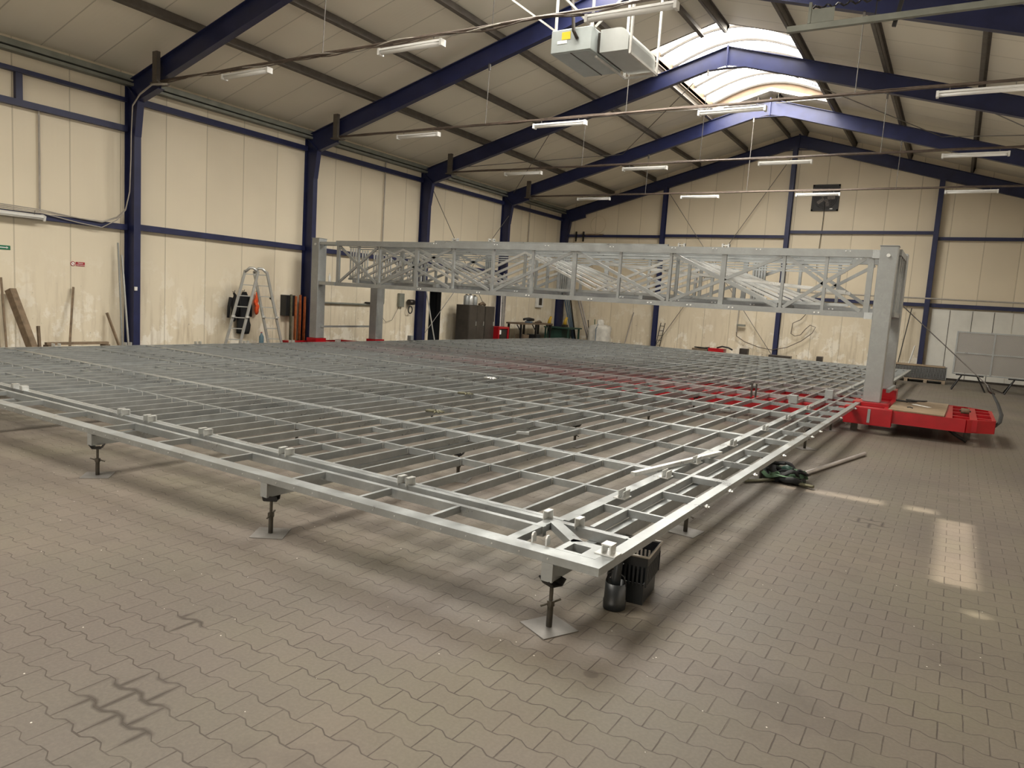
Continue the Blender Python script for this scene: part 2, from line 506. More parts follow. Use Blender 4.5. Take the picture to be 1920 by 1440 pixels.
# door in the left wall (its darkness painted black on alcove and jambs), white sliding door in the back wall
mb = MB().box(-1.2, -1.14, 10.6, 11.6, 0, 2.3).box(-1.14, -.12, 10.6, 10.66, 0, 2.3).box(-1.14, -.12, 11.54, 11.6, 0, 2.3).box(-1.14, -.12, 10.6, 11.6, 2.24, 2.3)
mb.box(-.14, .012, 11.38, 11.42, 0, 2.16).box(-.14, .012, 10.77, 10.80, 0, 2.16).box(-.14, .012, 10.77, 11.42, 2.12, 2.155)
struct(mb.build('door_1', 'shade_black'))
d2 = MB().box(14.78, 17.12, YF - .07, YF - .01, 0, 2.42).build('door_2', 'door_white'); struct(d2)
mb = MB()
for x in (15.32, 15.98, 16.6):
    mb.box(x - .008, x + .008, YF - .078, YF - .07, .02, 2.4)
struct(mb.build('panel_seam', 'dark_steel', d2))
struct(MB().box(17.12, W, YF - .05, YF - .01, 0, 2.42).build('door_3', 'door_white'))
struct(MB().box(0, 14.7, YF - .03, YF, 0, .1).build('baseboard_back', 'dark_steel'))
struct(MB().box(14.7, W, YF - .11, YF - .08, 0, .07).build('baseboard_back', 'dark_steel'))
struct(MB().box(0, .03, YN, 10.7, 0, .1).box(0, .03, 11.5, YF, 0, .1).build('baseboard_left', 'dark_steel'))

# ------------------------------------------------------------------ portal frames
FW = .15
ORD = {0: 'nearest portal frame in view, at the left', 5: 'second portal frame, its column behind the ladder', 10: 'third portal frame, crossing under the rooflight',
       15: 'fourth portal frame, its ridge lit by the rooflight', 20: 'portal frame standing against the back wall', -5: 'portal frame just over the camera', -10: 'portal frame behind the camera'}


def ibeam_prism(mb, poly, y, fl=.012):
    mb.prism(poly, 1, y + FW / 2 - .006, y + FW / 2 + .006)


def strip(mb, pts, y, t=.014):
    """a flange plate following pts (x,z), FW wide in y"""
    for p, q in zip(pts, pts[1:]):
        mb.beam((p[0], y + FW / 2, p[1]), (q[0], y + FW / 2, q[1]), FW, t, up=(0, 0, 1) if abs(q[0] - p[0]) > abs(q[1] - p[1]) else (1, 0, 0))


for fy in (-10, -5, 0, 5, 10, 15, 20):
    y = fy if fy < 20 else 19.95
    t = thing('portal_frame', 'dark blue steel ' + ORD[fy], 'portal frame', (0, 0, 0), 0, 'blue portal frames')
    for side in (0, 1):
        sx = (lambda x: x) if side == 0 else (lambda x: W - x)
        mb = MB()
        web = [(sx(.012), 0.02), (sx(.35), 0.02), (sx(.35), 4.72), (sx(.46), 5.41), (sx(.012), 5.75)]
        ibeam_prism(mb, web, y)
        strip(mb, [(sx(.01), 0), (sx(.01), 5.8)], y); strip(mb, [(sx(.355), 0), (sx(.355), 4.74)], y); strip(mb, [(sx(.362), 4.7), (sx(.465), 5.41)], y, .02)
        mb.box(min(sx(-.0), sx(.42)), max(sx(-.0), sx(.42)), y - .03, y + FW + .03, 0, .025)
        mb.beam((sx(.03), y + FW / 2, 5.78), (sx(.46), y + FW / 2, 5.42), FW * .98, .02)
        mb.build('column', 'blue_paint', t)
        mb = MB()
        web = [(sx(.012), 5.75), (sx(.46), 5.41), (sx(1.17), 5.60), (sx(1.17), zr(1.17) - .42), (sx(9.35), zr(9.35) - .42), (sx(XR), zr(XR) - .47), (sx(XR), zr(XR) - .02), (sx(.012), zr(0) - .02)]
        ibeam_prism(mb, web, y)
        strip(mb, [(sx(0), zr(0) - .01), (sx(XR), zr(XR) - .01)], y)
        strip(mb, [(sx(.46), 5.41), (sx(1.17), 5.60)], y); strip(mb, [(sx(1.17), zr(1.17) - .42), (sx(9.3), zr(9.3) - .42)], y)
        strip(mb, [(sx(9.3), zr(9.3) - .42), (sx(XR), zr(9.3) - .40)], y)
        mb.box(min(sx(XR), sx(XR - .02)), max(sx(XR), sx(XR - .02)), y, y + FW, zr(XR) - .5, zr(XR) + .03)
        mb.build('rafter', 'blue_paint', t)
        if fy < 20:
            mb = MB().box(min(sx(1.12), sx(1.27)), max(sx(1.12), sx(1.27)), y - .09, y - .01, 5.68, zr(1.2) + .12)
            mb.box(min(sx(1.05), sx(1.34)), max(sx(1.05), sx(1.34)), y - .1, y + FW, 5.66, 5.69)
            mb.build('bracket', 'purlin_steel', t)

# gable posts and rails on the back wall
for x, lab in ((4.78, 'left of the three, right of the white bag'), (9.7, 'under the ridge'), (14.6, 'beside the white sliding door')):
    t = thing('gable_post', 'blue gable post on the back wall, ' + lab, 'post', (x, 19.9, 0), 0, 'gable posts')
    mb = MB().box(-.006, .006, -.02, .18, 0, zr(x) - .4 - 0).box(-.08, .08, -.03, -.018, 0, zr(x) - .4).box(-.08, .08, .17, .182, 0, zr(x) - .4)
    mb.build('post_section', 'blue_paint', t)
    MB().box(-.13, .13, -.08, .22, 0, .02).build('base_plate', 'blue_paint', t)


def rail(p, q, w, h, label, grp, mat='blue_paint'):
    return tag(MB().beam(p, q, w, h).build('wall_rail', mat), label, 'rail', grp)


BG = 'rails on the back wall'
rail((.2, 20.08, 4.8), (4.7, 20.08, 4.8), .1, .11, 'blue wall rail between the back corner and the left gable post, upper run', BG)
rail((4.86, 20.08, 4.84), (9.62, 20.08, 4.84), .1, .11, 'blue wall rail between the left gable post and the ridge gable post', BG)
rail((9.78, 20.08, 5.02), (14.52, 20.08, 5.02), .1, .11, 'blue wall rail between the ridge gable post and the right gable post, upper run', BG)
rail((14.68, 20.08, 4.82), (W, 20.08, 4.82), .1, .11, 'blue wall rail right of the right gable post, upper run', BG)
rail((9.78, 20.08, 2.54), (14.52, 20.08, 2.54), .1, .12, 'blue wall rail between the ridge and right gable posts, lower run behind the gantry', BG)
rail((14.68, 20.06, 2.54), (W, 20.06, 2.54), .12, .13, 'blue wall rail over the white sliding door', BG)
tag(MB().tube((10.0, 19.88, 2.78), (W, 19.88, 2.74), .028).build('wall_pipe', 'cable_grey'), 'thin pipe running over the white sliding door on the back wall', 'pipe')
LG = 'rails on the left wall'
for i, (y0, y1, nm) in enumerate(((-5, 0, 'left of the nearest blue column'), (0, 5, 'between the first and second blue columns'), (5, 10, 'between the second and third blue columns'),
                                  (10, 15, 'between the third and fourth blue columns'), (15, 20, 'in the corner bay'))):
    a, b_ = y0 + FW, y1
    if y0 == -5:
        rail((.06, a, 5.45), (.06, b_, 5.45), .12, .08, 'upper of the blue rails left of the nearest blue column, under the eave', LG)
        rail((.06, a, 4.86), (.06, b_, 4.86), .12, .12, 'middle blue rail left of the nearest blue column, above the light', LG)
        rail((.06, a, 2.80), (.06, b_, 2.80), .12, .12, 'lowest blue rail left of the nearest blue column, carrying cables', LG)
        tag(MB().box(.01, .1, -2.14, -2.02, 4.9, 5.42).build('rail_strut', 'blue_paint'), 'short blue upright joining the two upper rails near the photo edge', 'strut')
    else:
        zz = 5.48 if y0 == 0 else 5.5
        rail((.06, a, zz), (.06, b_, zz), .12, .13, 'upper blue wall rail ' + nm, LG)
        if y0 < 15:
            rail((.06, a, 2.83), (.06, b_, 2.83), .12, .13, 'lower blue wall rail ' + nm, LG)

# purlins
PNAMES = {2.4: 'second from the left eave', 4.24: 'third from the left eave', 6.07: 'fourth from the left eave', 7.88: 'beside the rooflight on the left slope',
          9.4: 'just left of the ridge', 10.02: 'just right of the ridge', 11.72: 'beside the rooflight on the right slope', 13.55: 'fourth from the right eave', 15.45: 'third from the right eave', 17.2: 'second from the right eave'}
for x, nm in PNAMES.items():
    segs = [(YN, YF, '')] if abs(x - XR) > 1 else [(4.9, 9.0, ', short piece between the second frame and the rooflight'), (14.95, YF, ', piece beyond the rooflight')]
    for a, b_, more in segs:
        mb = MB(); z = zr(x); q = 1 if x < XR else -1
        mb.prism([(x - .005, z), (x + .08 * q, z + .08 * SL), (x + .08 * q, z + .02 + .08 * SL), (x + .005, z + .02), (x + .005, z + .20), (x - .06 * q, z + .20 - .06 * SL), (x - .06 * q, z + .185 - .06 * SL), (x - .005, z + .185)], 1, a, b_)
        tag(mb.build('roof_purlin', 'purlin_steel'), 'long brown-grey steel purlin under the roof, ' + nm + more if not more else 'brown-grey purlin ' + nm + more, 'purlin', 'roof purlins')
for s, nm in ((0, 'left'), (1, 'right')):
    mb = MB()
    x0, x1 = (.02, .2) if s == 0 else (W - .2, W - .02)
    mb.box(x0, x1, YN, YF, 5.84, 5.95).box(x0 + .02, x1 + .02, YN, YF, 5.74, 5.80)
    tag(mb.build('eave_beam', 'eave_steel'), 'grey-green eave beam along the top of the %s wall' % nm, 'beam')

# vertical pipes on the left wall
for y, z0, z1, lab in ((-1.72, 2.9, 4.86, 'thin grey conduit dropping between blue rails left of the nearest column'), (8.2, 3.0, 5.75, 'thin conduit running up the wall between second and third blue columns'),
                       (17.1, 3.3, 5.75, 'thin conduit running up the wall in the corner bay')):
    tag(MB().tube((.05, y, z0), (.05, y, z1), .018).build('wall_conduit', 'cable_grey'), lab, 'conduit', 'vertical conduits on the left wall')

# bracing rods
BR = 'bracing rods'


def rod(p, q, lab, r=.012):
    tag(MB().tube(p, q, r, 6).build('bracing_rod', 'rod_steel'), lab, 'rod', BR)


rod((.38, 10.2, 5.2), (.2, 14.95, .35), 'steel bracing rod falling to the right on the left wall behind the lockers')
rod((.2, 10.2, .35), (.38, 14.95, 5.0), 'steel bracing rod rising to the right on the left wall behind the lockers')
rod((9.62, 19.9, 7.8), (4.95, 19.9, .35), 'steel bracing rod falling to the left from the ridge on the back wall')
rod((4.9, 19.9, 6.6), (9.6, 19.9, .35), 'steel bracing rod falling to the right on the back wall behind the gantry')
for xa, xb, nm in ((.5, 4.9, 'lower left'), (4.9, 9.6, 'upper left'), (9.96, 14.6, 'upper right'), (14.6, 19.0, 'lower right')):
    rod((xa, 10.15, zr(xa) - .1), (xb, 15.0, zr(xb) - .1), 'roof bracing rod running away to the right, %s slope by the rooflight' % nm)
    rod((xa, 15.0, zr(xa) - .1), (xb, 10.15, zr(xb) - .1), 'roof bracing rod running away to the left, %s slope by the rooflight' % nm)

# ------------------------------------------------------------------ conduits with tube lights
proto_lamp = None
ROWN = {0: 'nearest conduit', 5: 'second conduit', 10: 'third conduit', 15: 'farthest conduit'}
PN = {3.92: 'leftmost', 7.8: 'second from left', 11.48: 'third from left', 15.48: 'rightmost'}
for y in (0, 5, 10, 15):
    t = thing('ceiling_conduit', 'brown twin conduit spanning the hall, ' + ROWN[y].replace(' conduit', '') + ' of the four', 'conduit', (0, y - .02, 0), 0, 'conduits spanning the hall')
    n = 40; sag = [.02 * math.sin(k * 1.3 + y) for k in range(n + 1)]
    x0, x1 = 1.3, W - 1.3
    MB().path([(x0 + (x1 - x0) * k / n, 0, 5.71 + .004 * math.sin(k)) for k in range(n + 1)], .022, 6).build('pipe', 'conduit', t, smooth=True)
    MB().path([(x0 + (x1 - x0) * k / n, .05, 5.745 + sag[k] * .3) for k in range(n + 1)], .014, 6).build('cable', 'conduit', t, smooth=True)
    if y == 0:
        for q in range(3):
            MB().path([(1.2 + 16.8 * k / 70, .03 * math.sin(k * .9 + q * 2), 5.70 + .03 * math.cos(k * (.7 + .13 * q) + q) - .01 * q) for k in range(71)], .010, 5).build('cable', 'conduit' if q else 'cable_grey', t, smooth=True)
    elif y == 5:
        MB().path([(1.2 + 16.8 * k / 70, .02 * math.sin(k * .9), 5.71 + .025 * math.cos(k * .7)) for k in range(71)], .009, 5).build('cable', 'conduit', t, smooth=True)
    for hx in (5.87, 9.32, 13.6):
        zt = zr(hx) - .42 if y % 5 == 0 else zr(hx)
        mb = MB().tube((hx, .0, 5.7), (hx, .05, zt), .008, 6); mb.box(hx - .02, hx + .02, .02, .07, zt - .14, zt + .01)
        mb.build('hanger_rod', 'rod_steel', t)
    for lx in PN:
        if proto_lamp is None:
            r = thing('tube_light', '', 'light', (0, 0, 0))
            mb = MB().prism([(-.05, 0), (.05, 0), (.06, -.035), (-.06, -.035)], 0, -.62, .62); mb.build('housing', 'lamp_white', r)
            MB().path([(-.61, 0, -.052), (.61, 0, -.052)], .045, 12, flat=.8).build('diffuser', 'lamp_cover', r, smooth=True)
            for sx in (-1, 1):
                MB().box(min(sx * .60, sx * .64), max(sx * .60, sx * .64), -.06, .06, -.095, .004).build('end_cap', 'lamp_white', r)
                MB().tube((sx * .45, 0, 0), (sx * .45, 0, .08), .006, 5).build('clip', 'rod_steel', r)
            proto_lamp = r; o = r
        else:
            o = copy_tree(proto_lamp)
        o.location = (lx, y - .02, 5.63); o['group'] = 'tube lights on the conduits'
        o['label'] = '%s white tube light under the %s' % (PN[lx], ROWN[y])
o = copy_tree(proto_lamp); o.location = (.22, -2.35, 2.82); o.rotation_euler = (PI * .1, 0, PI / 2)
o['label'] = 'white tube light mounted on the lowest blue rail at the left edge'

# cables round the nearest column
for q, (dx, dy, dz) in enumerate(((0, 0, 0), (.03, -.02, .03), (.05, -.03, -.03))):
    pts = [(1.68, -.13, 5.58), (1.18, -.13, 5.62), (.80, -.15, 5.46), (.56, -.16, 5.25), (.50, -.15, 4.71), (.49, -.15, 4.17), (.45, -.15, 3.52), (.34, -.17, 3.15),
           (.2, -.28, 2.98 - .03 * q), (.16, -.55, 2.86 - .05 * q), (.15, -1.01, 2.86 - .03 * q), (.15, -1.72, 2.90), (.15, -2.5, 2.92), (.15, -3.4, 2.95)]
    pts = [(x + dx * (1 if k < 9 else .2), y + dy, z + dz * (1 if k > 8 else .3)) for k, (x, y, z) in enumerate(pts)]
    tag(MB().path(pts, .011, 6).build('column_cable', 'cable_grey', smooth=True), ['inner', 'middle', 'outer'][q] + ' grey cable looping down the nearest blue column and along the rail', 'cable', 'cables round the nearest column')

# ------------------------------------------------------------------ heater hanging from the roof
t = thing('hanging_heater', 'grey hanging air heater with duct and yellow warning label under the roof', 'heater', (9.25, 1.85, 5.9))
MB().box(0, .74, 0, 1.28, .0, .37).build('casing', 'heater_grey', t, bevel=.012)
MB().box(.02, .72, .02, 1.26, -.012, -.001).build('base_panel', 'heater_grey', t)
MB().box(.36, .375, .02, 1.26, -.02, -.012).build('seam', 'dark_steel', t)
prof = [(.80, 0), (1.30, 0), (1.30, .18)] + [(1.30 - .18 * (1 - math.cos(a * PI / 12)), .18 + .18 * math.sin(a * PI / 12)) for a in range(1, 7)] + [(.80, .36)]
MB().prism(prof, 1, .22, 1.44).build('duct', 'duct_steel', t)
MB().box(.74, .80, .25, 1.4, .03, .33).build('collar', 'dark_steel', t)
MB().box(.20, .36, -.006, -.001, .20, .32).build('warning_label', 'label_yellow', t)
MB().box(.12, .30, -.005, -.001, .14, .19).build('data_label', 'paper', t)
MB().path([(.50, -.02, .18), (.44, -.06, .30), (.40, -.03, .55), (.34, .0, .9), (.30, .05, 1.4)], .028, 8).build('gas_hose', 'dark_steel', t, smooth=True)
mb = MB()
for x, y in ((.05, .05), (.72, .05), (1.33, .25), (1.33, 1.46), (.72, 1.46)):
    mb.beam((x, y, -.06 if x > 1 or y > 1 else .36), (x, y, zroof(9.25 + x) - 5.9 - .02), .035, .035)
mb.beam((1.33, .25, -.05), (1.33, 1.46, -.05), .035, .035).beam((.72, 1.46, -.05), (1.33, 1.46, -.05), .035, .035).beam((.72, .25, -.04), (.72, 1.46, -.04), .03, .03)
mb.build('hanging_frame', 'hanger_white', t)
mb = MB().beam((.72, .05, .37), (-.6, -.9, 1.7), .035, .035).beam((.05, .05, .37), (-1.4, -.3, 1.4), .03, .03).beam((.75, .1, .37), (1.7, .6, 1.6), .035, .035)
mb.build('stay_bar', 'hanger_white', t)

# overhead door track at the top right
t = thing('door_track', 'grey overhead door track with spring under the roof at top right', 'track', (0, 0, 0))
mb = MB().box(13.48, 16.4, -.03, .03, 5.075, 5.125).box(13.48, 16.4, -.03, .0, 5.125, 5.14)
mb.build('rail', 'eave_steel', t)
mb = MB().box(13.72, 13.98, -.01, .0, 5.15, 5.30).box(13.70, 13.73, -.02, .02, 5.15, 5.38)
mb.build('bracket_plate', 'eave_steel', t)
MB().path([(13.74 + .03 * k, .02 * math.cos(k * PI / 2), 5.32 + .02 * math.sin(k * PI / 2)) for k in range(40)], .011, 5).build('spring', 'black_metal', t)
MB().beam((14.6, .05, 5.02), (14.95, .02, 6.8), .04, .04).beam((14.4, .05, 5.12), (14.45, .05, 7.25), .012, .012).build('hanger', 'black_metal', t)

# ------------------------------------------------------------------ the galvanised floor frame
GX, GY, GZ = 14.15, -5.85, .43
ROT = -.017
P = 2.47
NAMES = ['first', 'second', 'third', 'fourth', 'fifth', 'sixth', 'seventh', 'eighth', 'ninth']
XI0, XI1 = -11.75, -.535            # joist field in local x (0 = right outer edge)


def loc_root(name, label, cat, dy, grp=None):
    c, s = math.cos(ROT), math.sin(ROT)
    return thing(name, label, cat, (GX - s * dy, GY + c * dy, GZ), ROT, grp)


HJ = .058
joist_mesh = {}
for k in range(9):
    y0 = .60 if k == 0 else P * k + .005
    y1 = P * (k + 1) - .005
    if k == 8:
        y1 = P * 9 - .6
    t = loc_root('floor_frame_section', '%s row of the galvanised floor frame counted from the front edge' % NAMES[k], 'floor frame', y0, 'rows of the galvanised floor frame')
    d = y1 - y0
    MB().box(XI0 - .02, XI1, 0, .042, -.062, 0).build('side_beam', 'galvanised', t)
    MB().box(XI0 - .02, XI1, d - .042, d, -.062, 0).build('side_beam', 'galvanised', t)
    ym = (.93 if k == 0 else P / 2 - .02)
    MB().box(XI0, XI1, ym - .013, ym + .013, -.05, .001).build('middle_beam', 'galvanised', t)
    xs = []; x = XI1 - .025
    while x > XI0:
        xs.append(x); x -= .289
    key = round(d, 3)
    for i, xx in enumerate(xs):
        wide = i == 0 or i == len(xs) - 1
        kk = (key, wide)
        if kk not in joist_mesh:
            h = .026 if wide else .0115
            joist_mesh[kk] = MB().box(-h, h, .042, d - .042, -HJ, -.001).build('joist', 'galvanised', t)
            o = joist_mesh[kk]
        else:
            o = joist_mesh[kk].copy(); COL.objects.link(o); o.parent = t
        o.location = (xx, 0, 0)
    mb = MB(); mc = MB()
    for xc in (xs[9], xs[28]):      # short cross pieces where two modules meet
        for f in (.25, .75):
            yy = d * f
            mb.box(xc - .277, xc - .012, yy - .012, yy + .012, -.045, -.002)
            mb.box(xc + .012, xc + .277, yy - .012, yy + .012, -.045, -.002) if f == .25 else None
    mb.build('cross_piece', 'galvanised', t)
    for xx in xs:
        for yy in (.045, ym + .016, ym - .03, d - .06):
            mc.box(xx + .013, xx + .017, yy, yy + .014, -.05, -.006)
    mc.build('cleat', 'zinc_bright', t)

# front and back edge frames
for side, nm in ((0, 'front'), (1, 'far')):
    t = loc_root('edge_frame', 'galvanised ladder-like edge frame along the %s of the floor frame' % nm, 'edge frame', 0 if side == 0 else 9 * P, 'edge frames of the floor frame')
    s = 1 if side == 0 else -1
    L0, L1 = -12.3, 0

    def bx(mb, x0, x1, a, b_, z0=-.045, z1=0.0):
        mb.box(x0, x1, min(a * s, b_ * s), max(a * s, b_ * s), z0, z1)
    mb = MB(); bx(mb, L0, L1, 0, .11); mb.build('outer_beam', 'galvanised', t)
    mb = MB(); bx(mb, L0 + .5, -.56 if side == 0 else -.5, .40, .44, -.062); mb.build('middle_beam', 'galvanised', t)
    mb = MB(); bx(mb, L0 + .5, -.09, .575, .63 - .035, -.062) if side else bx(mb, L0 + .5, -.09, .545, .595, -.062); mb.build('inner_beam', 'galvanised', t)
    for cx in (-.60, -1.19, -1.78, -2.42, -3.24, -4.04, -4.88, -5.7, -6.55, -7.35, -8.2, -9.0, -9.85, -10.7, -11.5):
        wd = .03 if cx == -.60 else .013
        mb = MB(); bx(mb, cx - wd, cx + wd, .11, .40 if cx != -.60 else .55, -.045, -.001); mb.build('cross_piece', 'galvanised', t)
    if side == 0:
        mc = MB()
        for x in [-.3 - .18 * i for i in range(60)]:
            mc.path([(x, -.001, -.022), (x, -.004, -.022)], .005, 6)
        mc.build('bolt_heads', 'zinc_bright', t)['kind'] = 'stuff'
        # corner gusset: plate with square hole and diagonal
        mb = MB().box(-.17, -.075, .11, .33, -.044, .001).box(-.32, -.28, .11, .33, -.044, .001).box(-.28, -.17, .26, .33, -.044, .001).box(-.28, -.17, .11, .135, -.044, .001)
        mb.beam((-.28, .30, -.0215), (-.58, .565, -.0215), .07, .045)
        mb.build('corner_gusset', 'galvanised', t)
        for x in (-.47, -.38):
            MB().prism([(.115, 0), (.155, 0), (.155, .04), (.145, .055), (.125, .055), (.115, .04)], 0, x - .005, x + .005).build('lug', 'zinc_bright', t)
        for x in (-.10, -.60):
            MB().box(x - .03, x + .03, .0, .12, -.001, .0).v and None
        mb = MB().box(-.12, .0, .19, .28, .0015, .008).box(-.085, -.078, .20, .27, .008, .055).box(-.037, -.03, .20, .27, .008, .055).box(-.088, -.027, .20, .27, .055, .062)
        mb.build('clamp_block', 'zinc_bright', t)
        # u clips on the inner beam
        for x in (-5.4, -4.96, -4.12, -3.08, -1.83, -.64, -.42):
            single = x > -1
            for ddx in ((0,) if single else (0, .075)):
                mb = MB().box(x + ddx, x + ddx + .006, .53, .60, -.01, .055).box(x + ddx, x + ddx + .035, .53, .60, .05, .056).box(x + ddx, x + ddx + .035, .594, .60, -.01, .05)
                mb.build('clip', 'zinc_bright', t)
        for x in (-7.35, -7.55, -9.5):
            MB().box(x, x + .06, .53, .60, 0, .05).build('clip', 'zinc_bright', t)

# right and left edge frames
CY = [.57, 1.14, 1.78, 3.30, 4.04, 5.73, 6.68, 8.2, 9.0, 10.7, 11.5, 13.1, 13.9, 15.6, 16.4, 18.0, 18.9, 20.4, 21.2]
for side, nm in ((0, 'right'), (1, 'left')):
    t = loc_root('edge_frame', 'galvanised edge frame along the %s side of the floor frame' % nm, 'edge frame', 0, 'edge frames of the floor frame')
    s = 1 if side == 0 else -1
    off = 0 if side == 0 else -12.3

    def bx(mb, a, b_, y0, y1, z0=-.045, z1=0.0):
        xa, xb = off + a * s, off + b_ * s
        mb.box(min(xa, xb), max(xa, xb), y0, y1, z0, z1)
    mb = MB(); bx(mb, 0, -.075, .11, 9 * P - .11); mb.build('outer_beam', 'galvanised', t)
    mb = MB(); bx(mb, -.33, -.36, .62, 9 * P - .62, -.06); mb.build('middle_beam', 'galvanised', t)
    mb = MB(); bx(mb, -.505, -.535, .62, 9 * P - .62, -.06); mb.build('inner_beam', 'galvanised', t)
    for cy in CY + [P * k for k in range(1, 9)]:
        w_ = .012 if cy not in [P * k for k in range(1, 9)] else .045
        mb = MB(); bx(mb, -.075, -.33, cy - w_, cy + w_, -.05, -.001); mb.build('cross_piece', 'galvanised', t)
    for cy in CY[1::2] + [P * k for k in range(1, 9)]:
        mb = MB(); bx(mb, -.36, -.505, cy - .012, cy + .012, -.05, -.001); mb.build('cross_piece', 'galvanised', t)
    if side == 0:
        for cy in (1.35, 2.2, 2.95, 4.12, 5.48, 6.72, 8.15, 10.7, 12.9):
            mb = MB().box(-.53, -.44, cy - .02, cy + .10, .0, .006).box(-.495, -.489, cy - .02, cy + .10, .006, .06).box(-.46, -.454, cy - .02, cy + .10, .006, .055)
            mb.build('clip', 'zinc_bright', t)
        for i, cy in enumerate((1.71, 2.3, 3.06, 4.2, 5.7, 6.25, 7.9, 9.4)):
            mb = MB().path([(-.02, cy, -.03), (.045, cy, -.03)], .009, 6).path([(.018, cy, -.03), (.03, cy, -.03)], .018, 6)
            mb.build('bolt', 'zinc_bright', t)
    else:
        for cy in (2.0, 3.2, 4.5, 6.0, 7.2, 8.5, 10):
            MB().box(off + .0, off + .08, cy, cy + .02, 0, .06).box(off + .0, off + .08, cy + .1, cy + .12, 0, .06).box(off, off + .08, cy, cy + .12, 0, .006).build('clip', 'zinc_bright', t)

# support beams beneath, running away from the camera
SUPX = [-.30, -2.59, -4.88, -7.17, -9.45, -11.6]
SN = ['rightmost', 'second from the right', 'third from the right', 'fourth from the right', 'fifth from the right', 'leftmost']
for sx, nm in zip(SUPX, SN):
    t = loc_root('support_beam', 'galvanised box beam carrying the floor frame, ' + nm, 'support beam', 0, 'support beams under the floor frame')
    zt = -.064
    MB().box(sx - .03, sx + .03, .012, 9.8, zt - .085, zt).build('box_section', 'galvanised', t)
    MB().box(sx - .045, sx + .045, 12.2, 22.0, zt - .085, zt).build('box_section', 'galvanised', t)
    MB().box(sx - .034, sx + .034, .0, .012, zt - .085, -.046).build('end_plate', 'galvanised_dull', t)

# screw jacks
jack = None
JY = [.07, 2.3, 4.75, 7.2, 9.35, 13.2, 15.6, 18.0, 21.0]
jn = ['front', 'second', 'third', 'fourth', 'fifth', 'sixth', 'seventh', 'eighth', 'back']
for ix, sx in enumerate(SUPX):
    for iy, jy in enumerate(JY):
        if jack is None:
            r = thing('screw_jack', '', 'jack', (0, 0, 0))
            MB().box(-.115, .115, -.115, .115, 0, .006).build('base_plate', 'plate_steel', r)
            MB().lathe([(.017, .006), (.017, .13), (.017, .131)], (0, 0, 0), 12).build('pipe', 'jack_steel', r, smooth=True)
            mb = MB().lathe([(.011, .13), (.011, .25)], (0, 0, 0), 10); mb.build('threaded_rod', 'jack_steel', r)
            mb = MB().lathe([(.023, .125), (.023, .155)], (0, 0, 0), 6).path([(-.06, .01, .13), (-.02, 0, .14), (.02, 0, .142), (.06, -.01, .155)], .006, 6)
            mb.build('wing_nut', 'jack_steel', r)
            mb = MB().box(-.035, .035, -.045, .045, .245, .253).beam((-.055, 0, .285), (-.03, 0, .249), .10, .008).beam((.055, 0, .285), (.03, 0, .249), .10, .008)
            mb.build('fork_head', 'black_metal', r)
            jack = r; o = r
        else:
            o = copy_tree(jack)
        c, s = math.cos(ROT), math.sin(ROT)
        o.location = (GX + c * sx - s * jy, GY + s * sx + c * jy, 0); o.rotation_euler = (0, 0, (.75 if iy == 0 and ix == 0 else .35 + .9 * ((ix * 7 + iy * 3) % 5)))
        if ix == 0 and iy == 0:
            o.rotation_euler = (0, 0, math.radians(64))
        o['group'] = 'screw jacks under the floor frame'
        o['label'] = 'steel screw jack under the %s support beam, %s row from the camera' % (SN[ix], jn[iy])

# loose things on the frame
tag(MB().beam((13.50, -3.80, .452), (13.80, -2.36, .462), .04, .03).build('steel_tube', 'zinc_bright'), 'loose galvanised tube lying on the near right of the frame', 'tube')
for (x, y, lab) in ((11.9, -2.95, 'short square offcut lying on the frame centre'), (12.9, .9, 'angle offcut lying on the frame near the right edge')):
    tag(MB().beam((x, y, .445), (x + .12, y + .05, .445), .03, .025).build('steel_offcut', 'galvanised_dull'), lab, 'offcut')
for (px, py, lab) in ((9.0, 1.0, 'crumpled cluster of steel clips on the frame, left of centre'), (10.6, -2.6, 'pair of work gloves lying on the frame near the centre'), (9.9, -1.0, 'second worn glove lying on the frame, farther from the camera')):
    mb = MB()
    glove = 'glove' in lab
    for q in range(5):
        a = q * .5 - 1
        mb.path([(px, py, .445), (px + .05 * math.cos(a), py + .05 * math.sin(a), .46), (px + .11 * math.cos(a), py + .11 * math.sin(a), .445)], [.02, .014, .009], 6, flat=.6)
    mb.path([(px - .12, py, .445), (px, py, .452)], .035, 8, flat=.5)
    tag(mb.build('work_glove' if glove else 'clip_bundle', 'olive_strap' if glove else 'zinc_bright', smooth=True), lab, 'glove' if glove else 'clips')
for x, y, lab in ((12.78, 3.1, 'thin upright steel plate pair standing on the frame near the gantry'),):
    tag(MB().box(x, x + .02, y, y + .05, .43, .66).box(x + .07, x + .09, y, y + .05, .43, .66).build('upright_lug', 'dark_steel'), lab, 'lug')
for x, y, h, lab in ((13.42, 2.9, .13, 'square galvanised stub on the frame left of the gantry post'), (13.75, 4.35, .15, 'square galvanised stub on the frame right beside the gantry post'), (2.05, 7.2, .14, 'square stub on the frame beside the far gantry leg')):
    tag(MB().box(x, x + .13, y, y + .13, .43, .43 + h).build('mounting_stub', 'galvanised_dull', bevel=.005), lab, 'stub')

# ------------------------------------------------------------------ red chassis
t = thing('red_chassis', 'long red steel chassis lying under the gantry and the floor frame', 'chassis', (0, 0, 0))
CZ0, CZ1 = .17, .36
for y0, y1, nm in ((3.85, 4.05, 1), (5.80, 6.0, 1)):
    MB().box(.6, 14.15, y0, y1, CZ0, CZ1).build('long_beam', 'red_paint', t)
for i in range(25):
    x = .7 + i * .55
    MB().box(x - .03, x + .03, 4.05, 5.80, CZ0 + .04, CZ1 - .01).build('cross_member', 'red_paint', t)
MB().box(.6, 14.15, 4.85, 4.97, CZ0, CZ1 - .003).build('long_beam', 'red_paint', t)
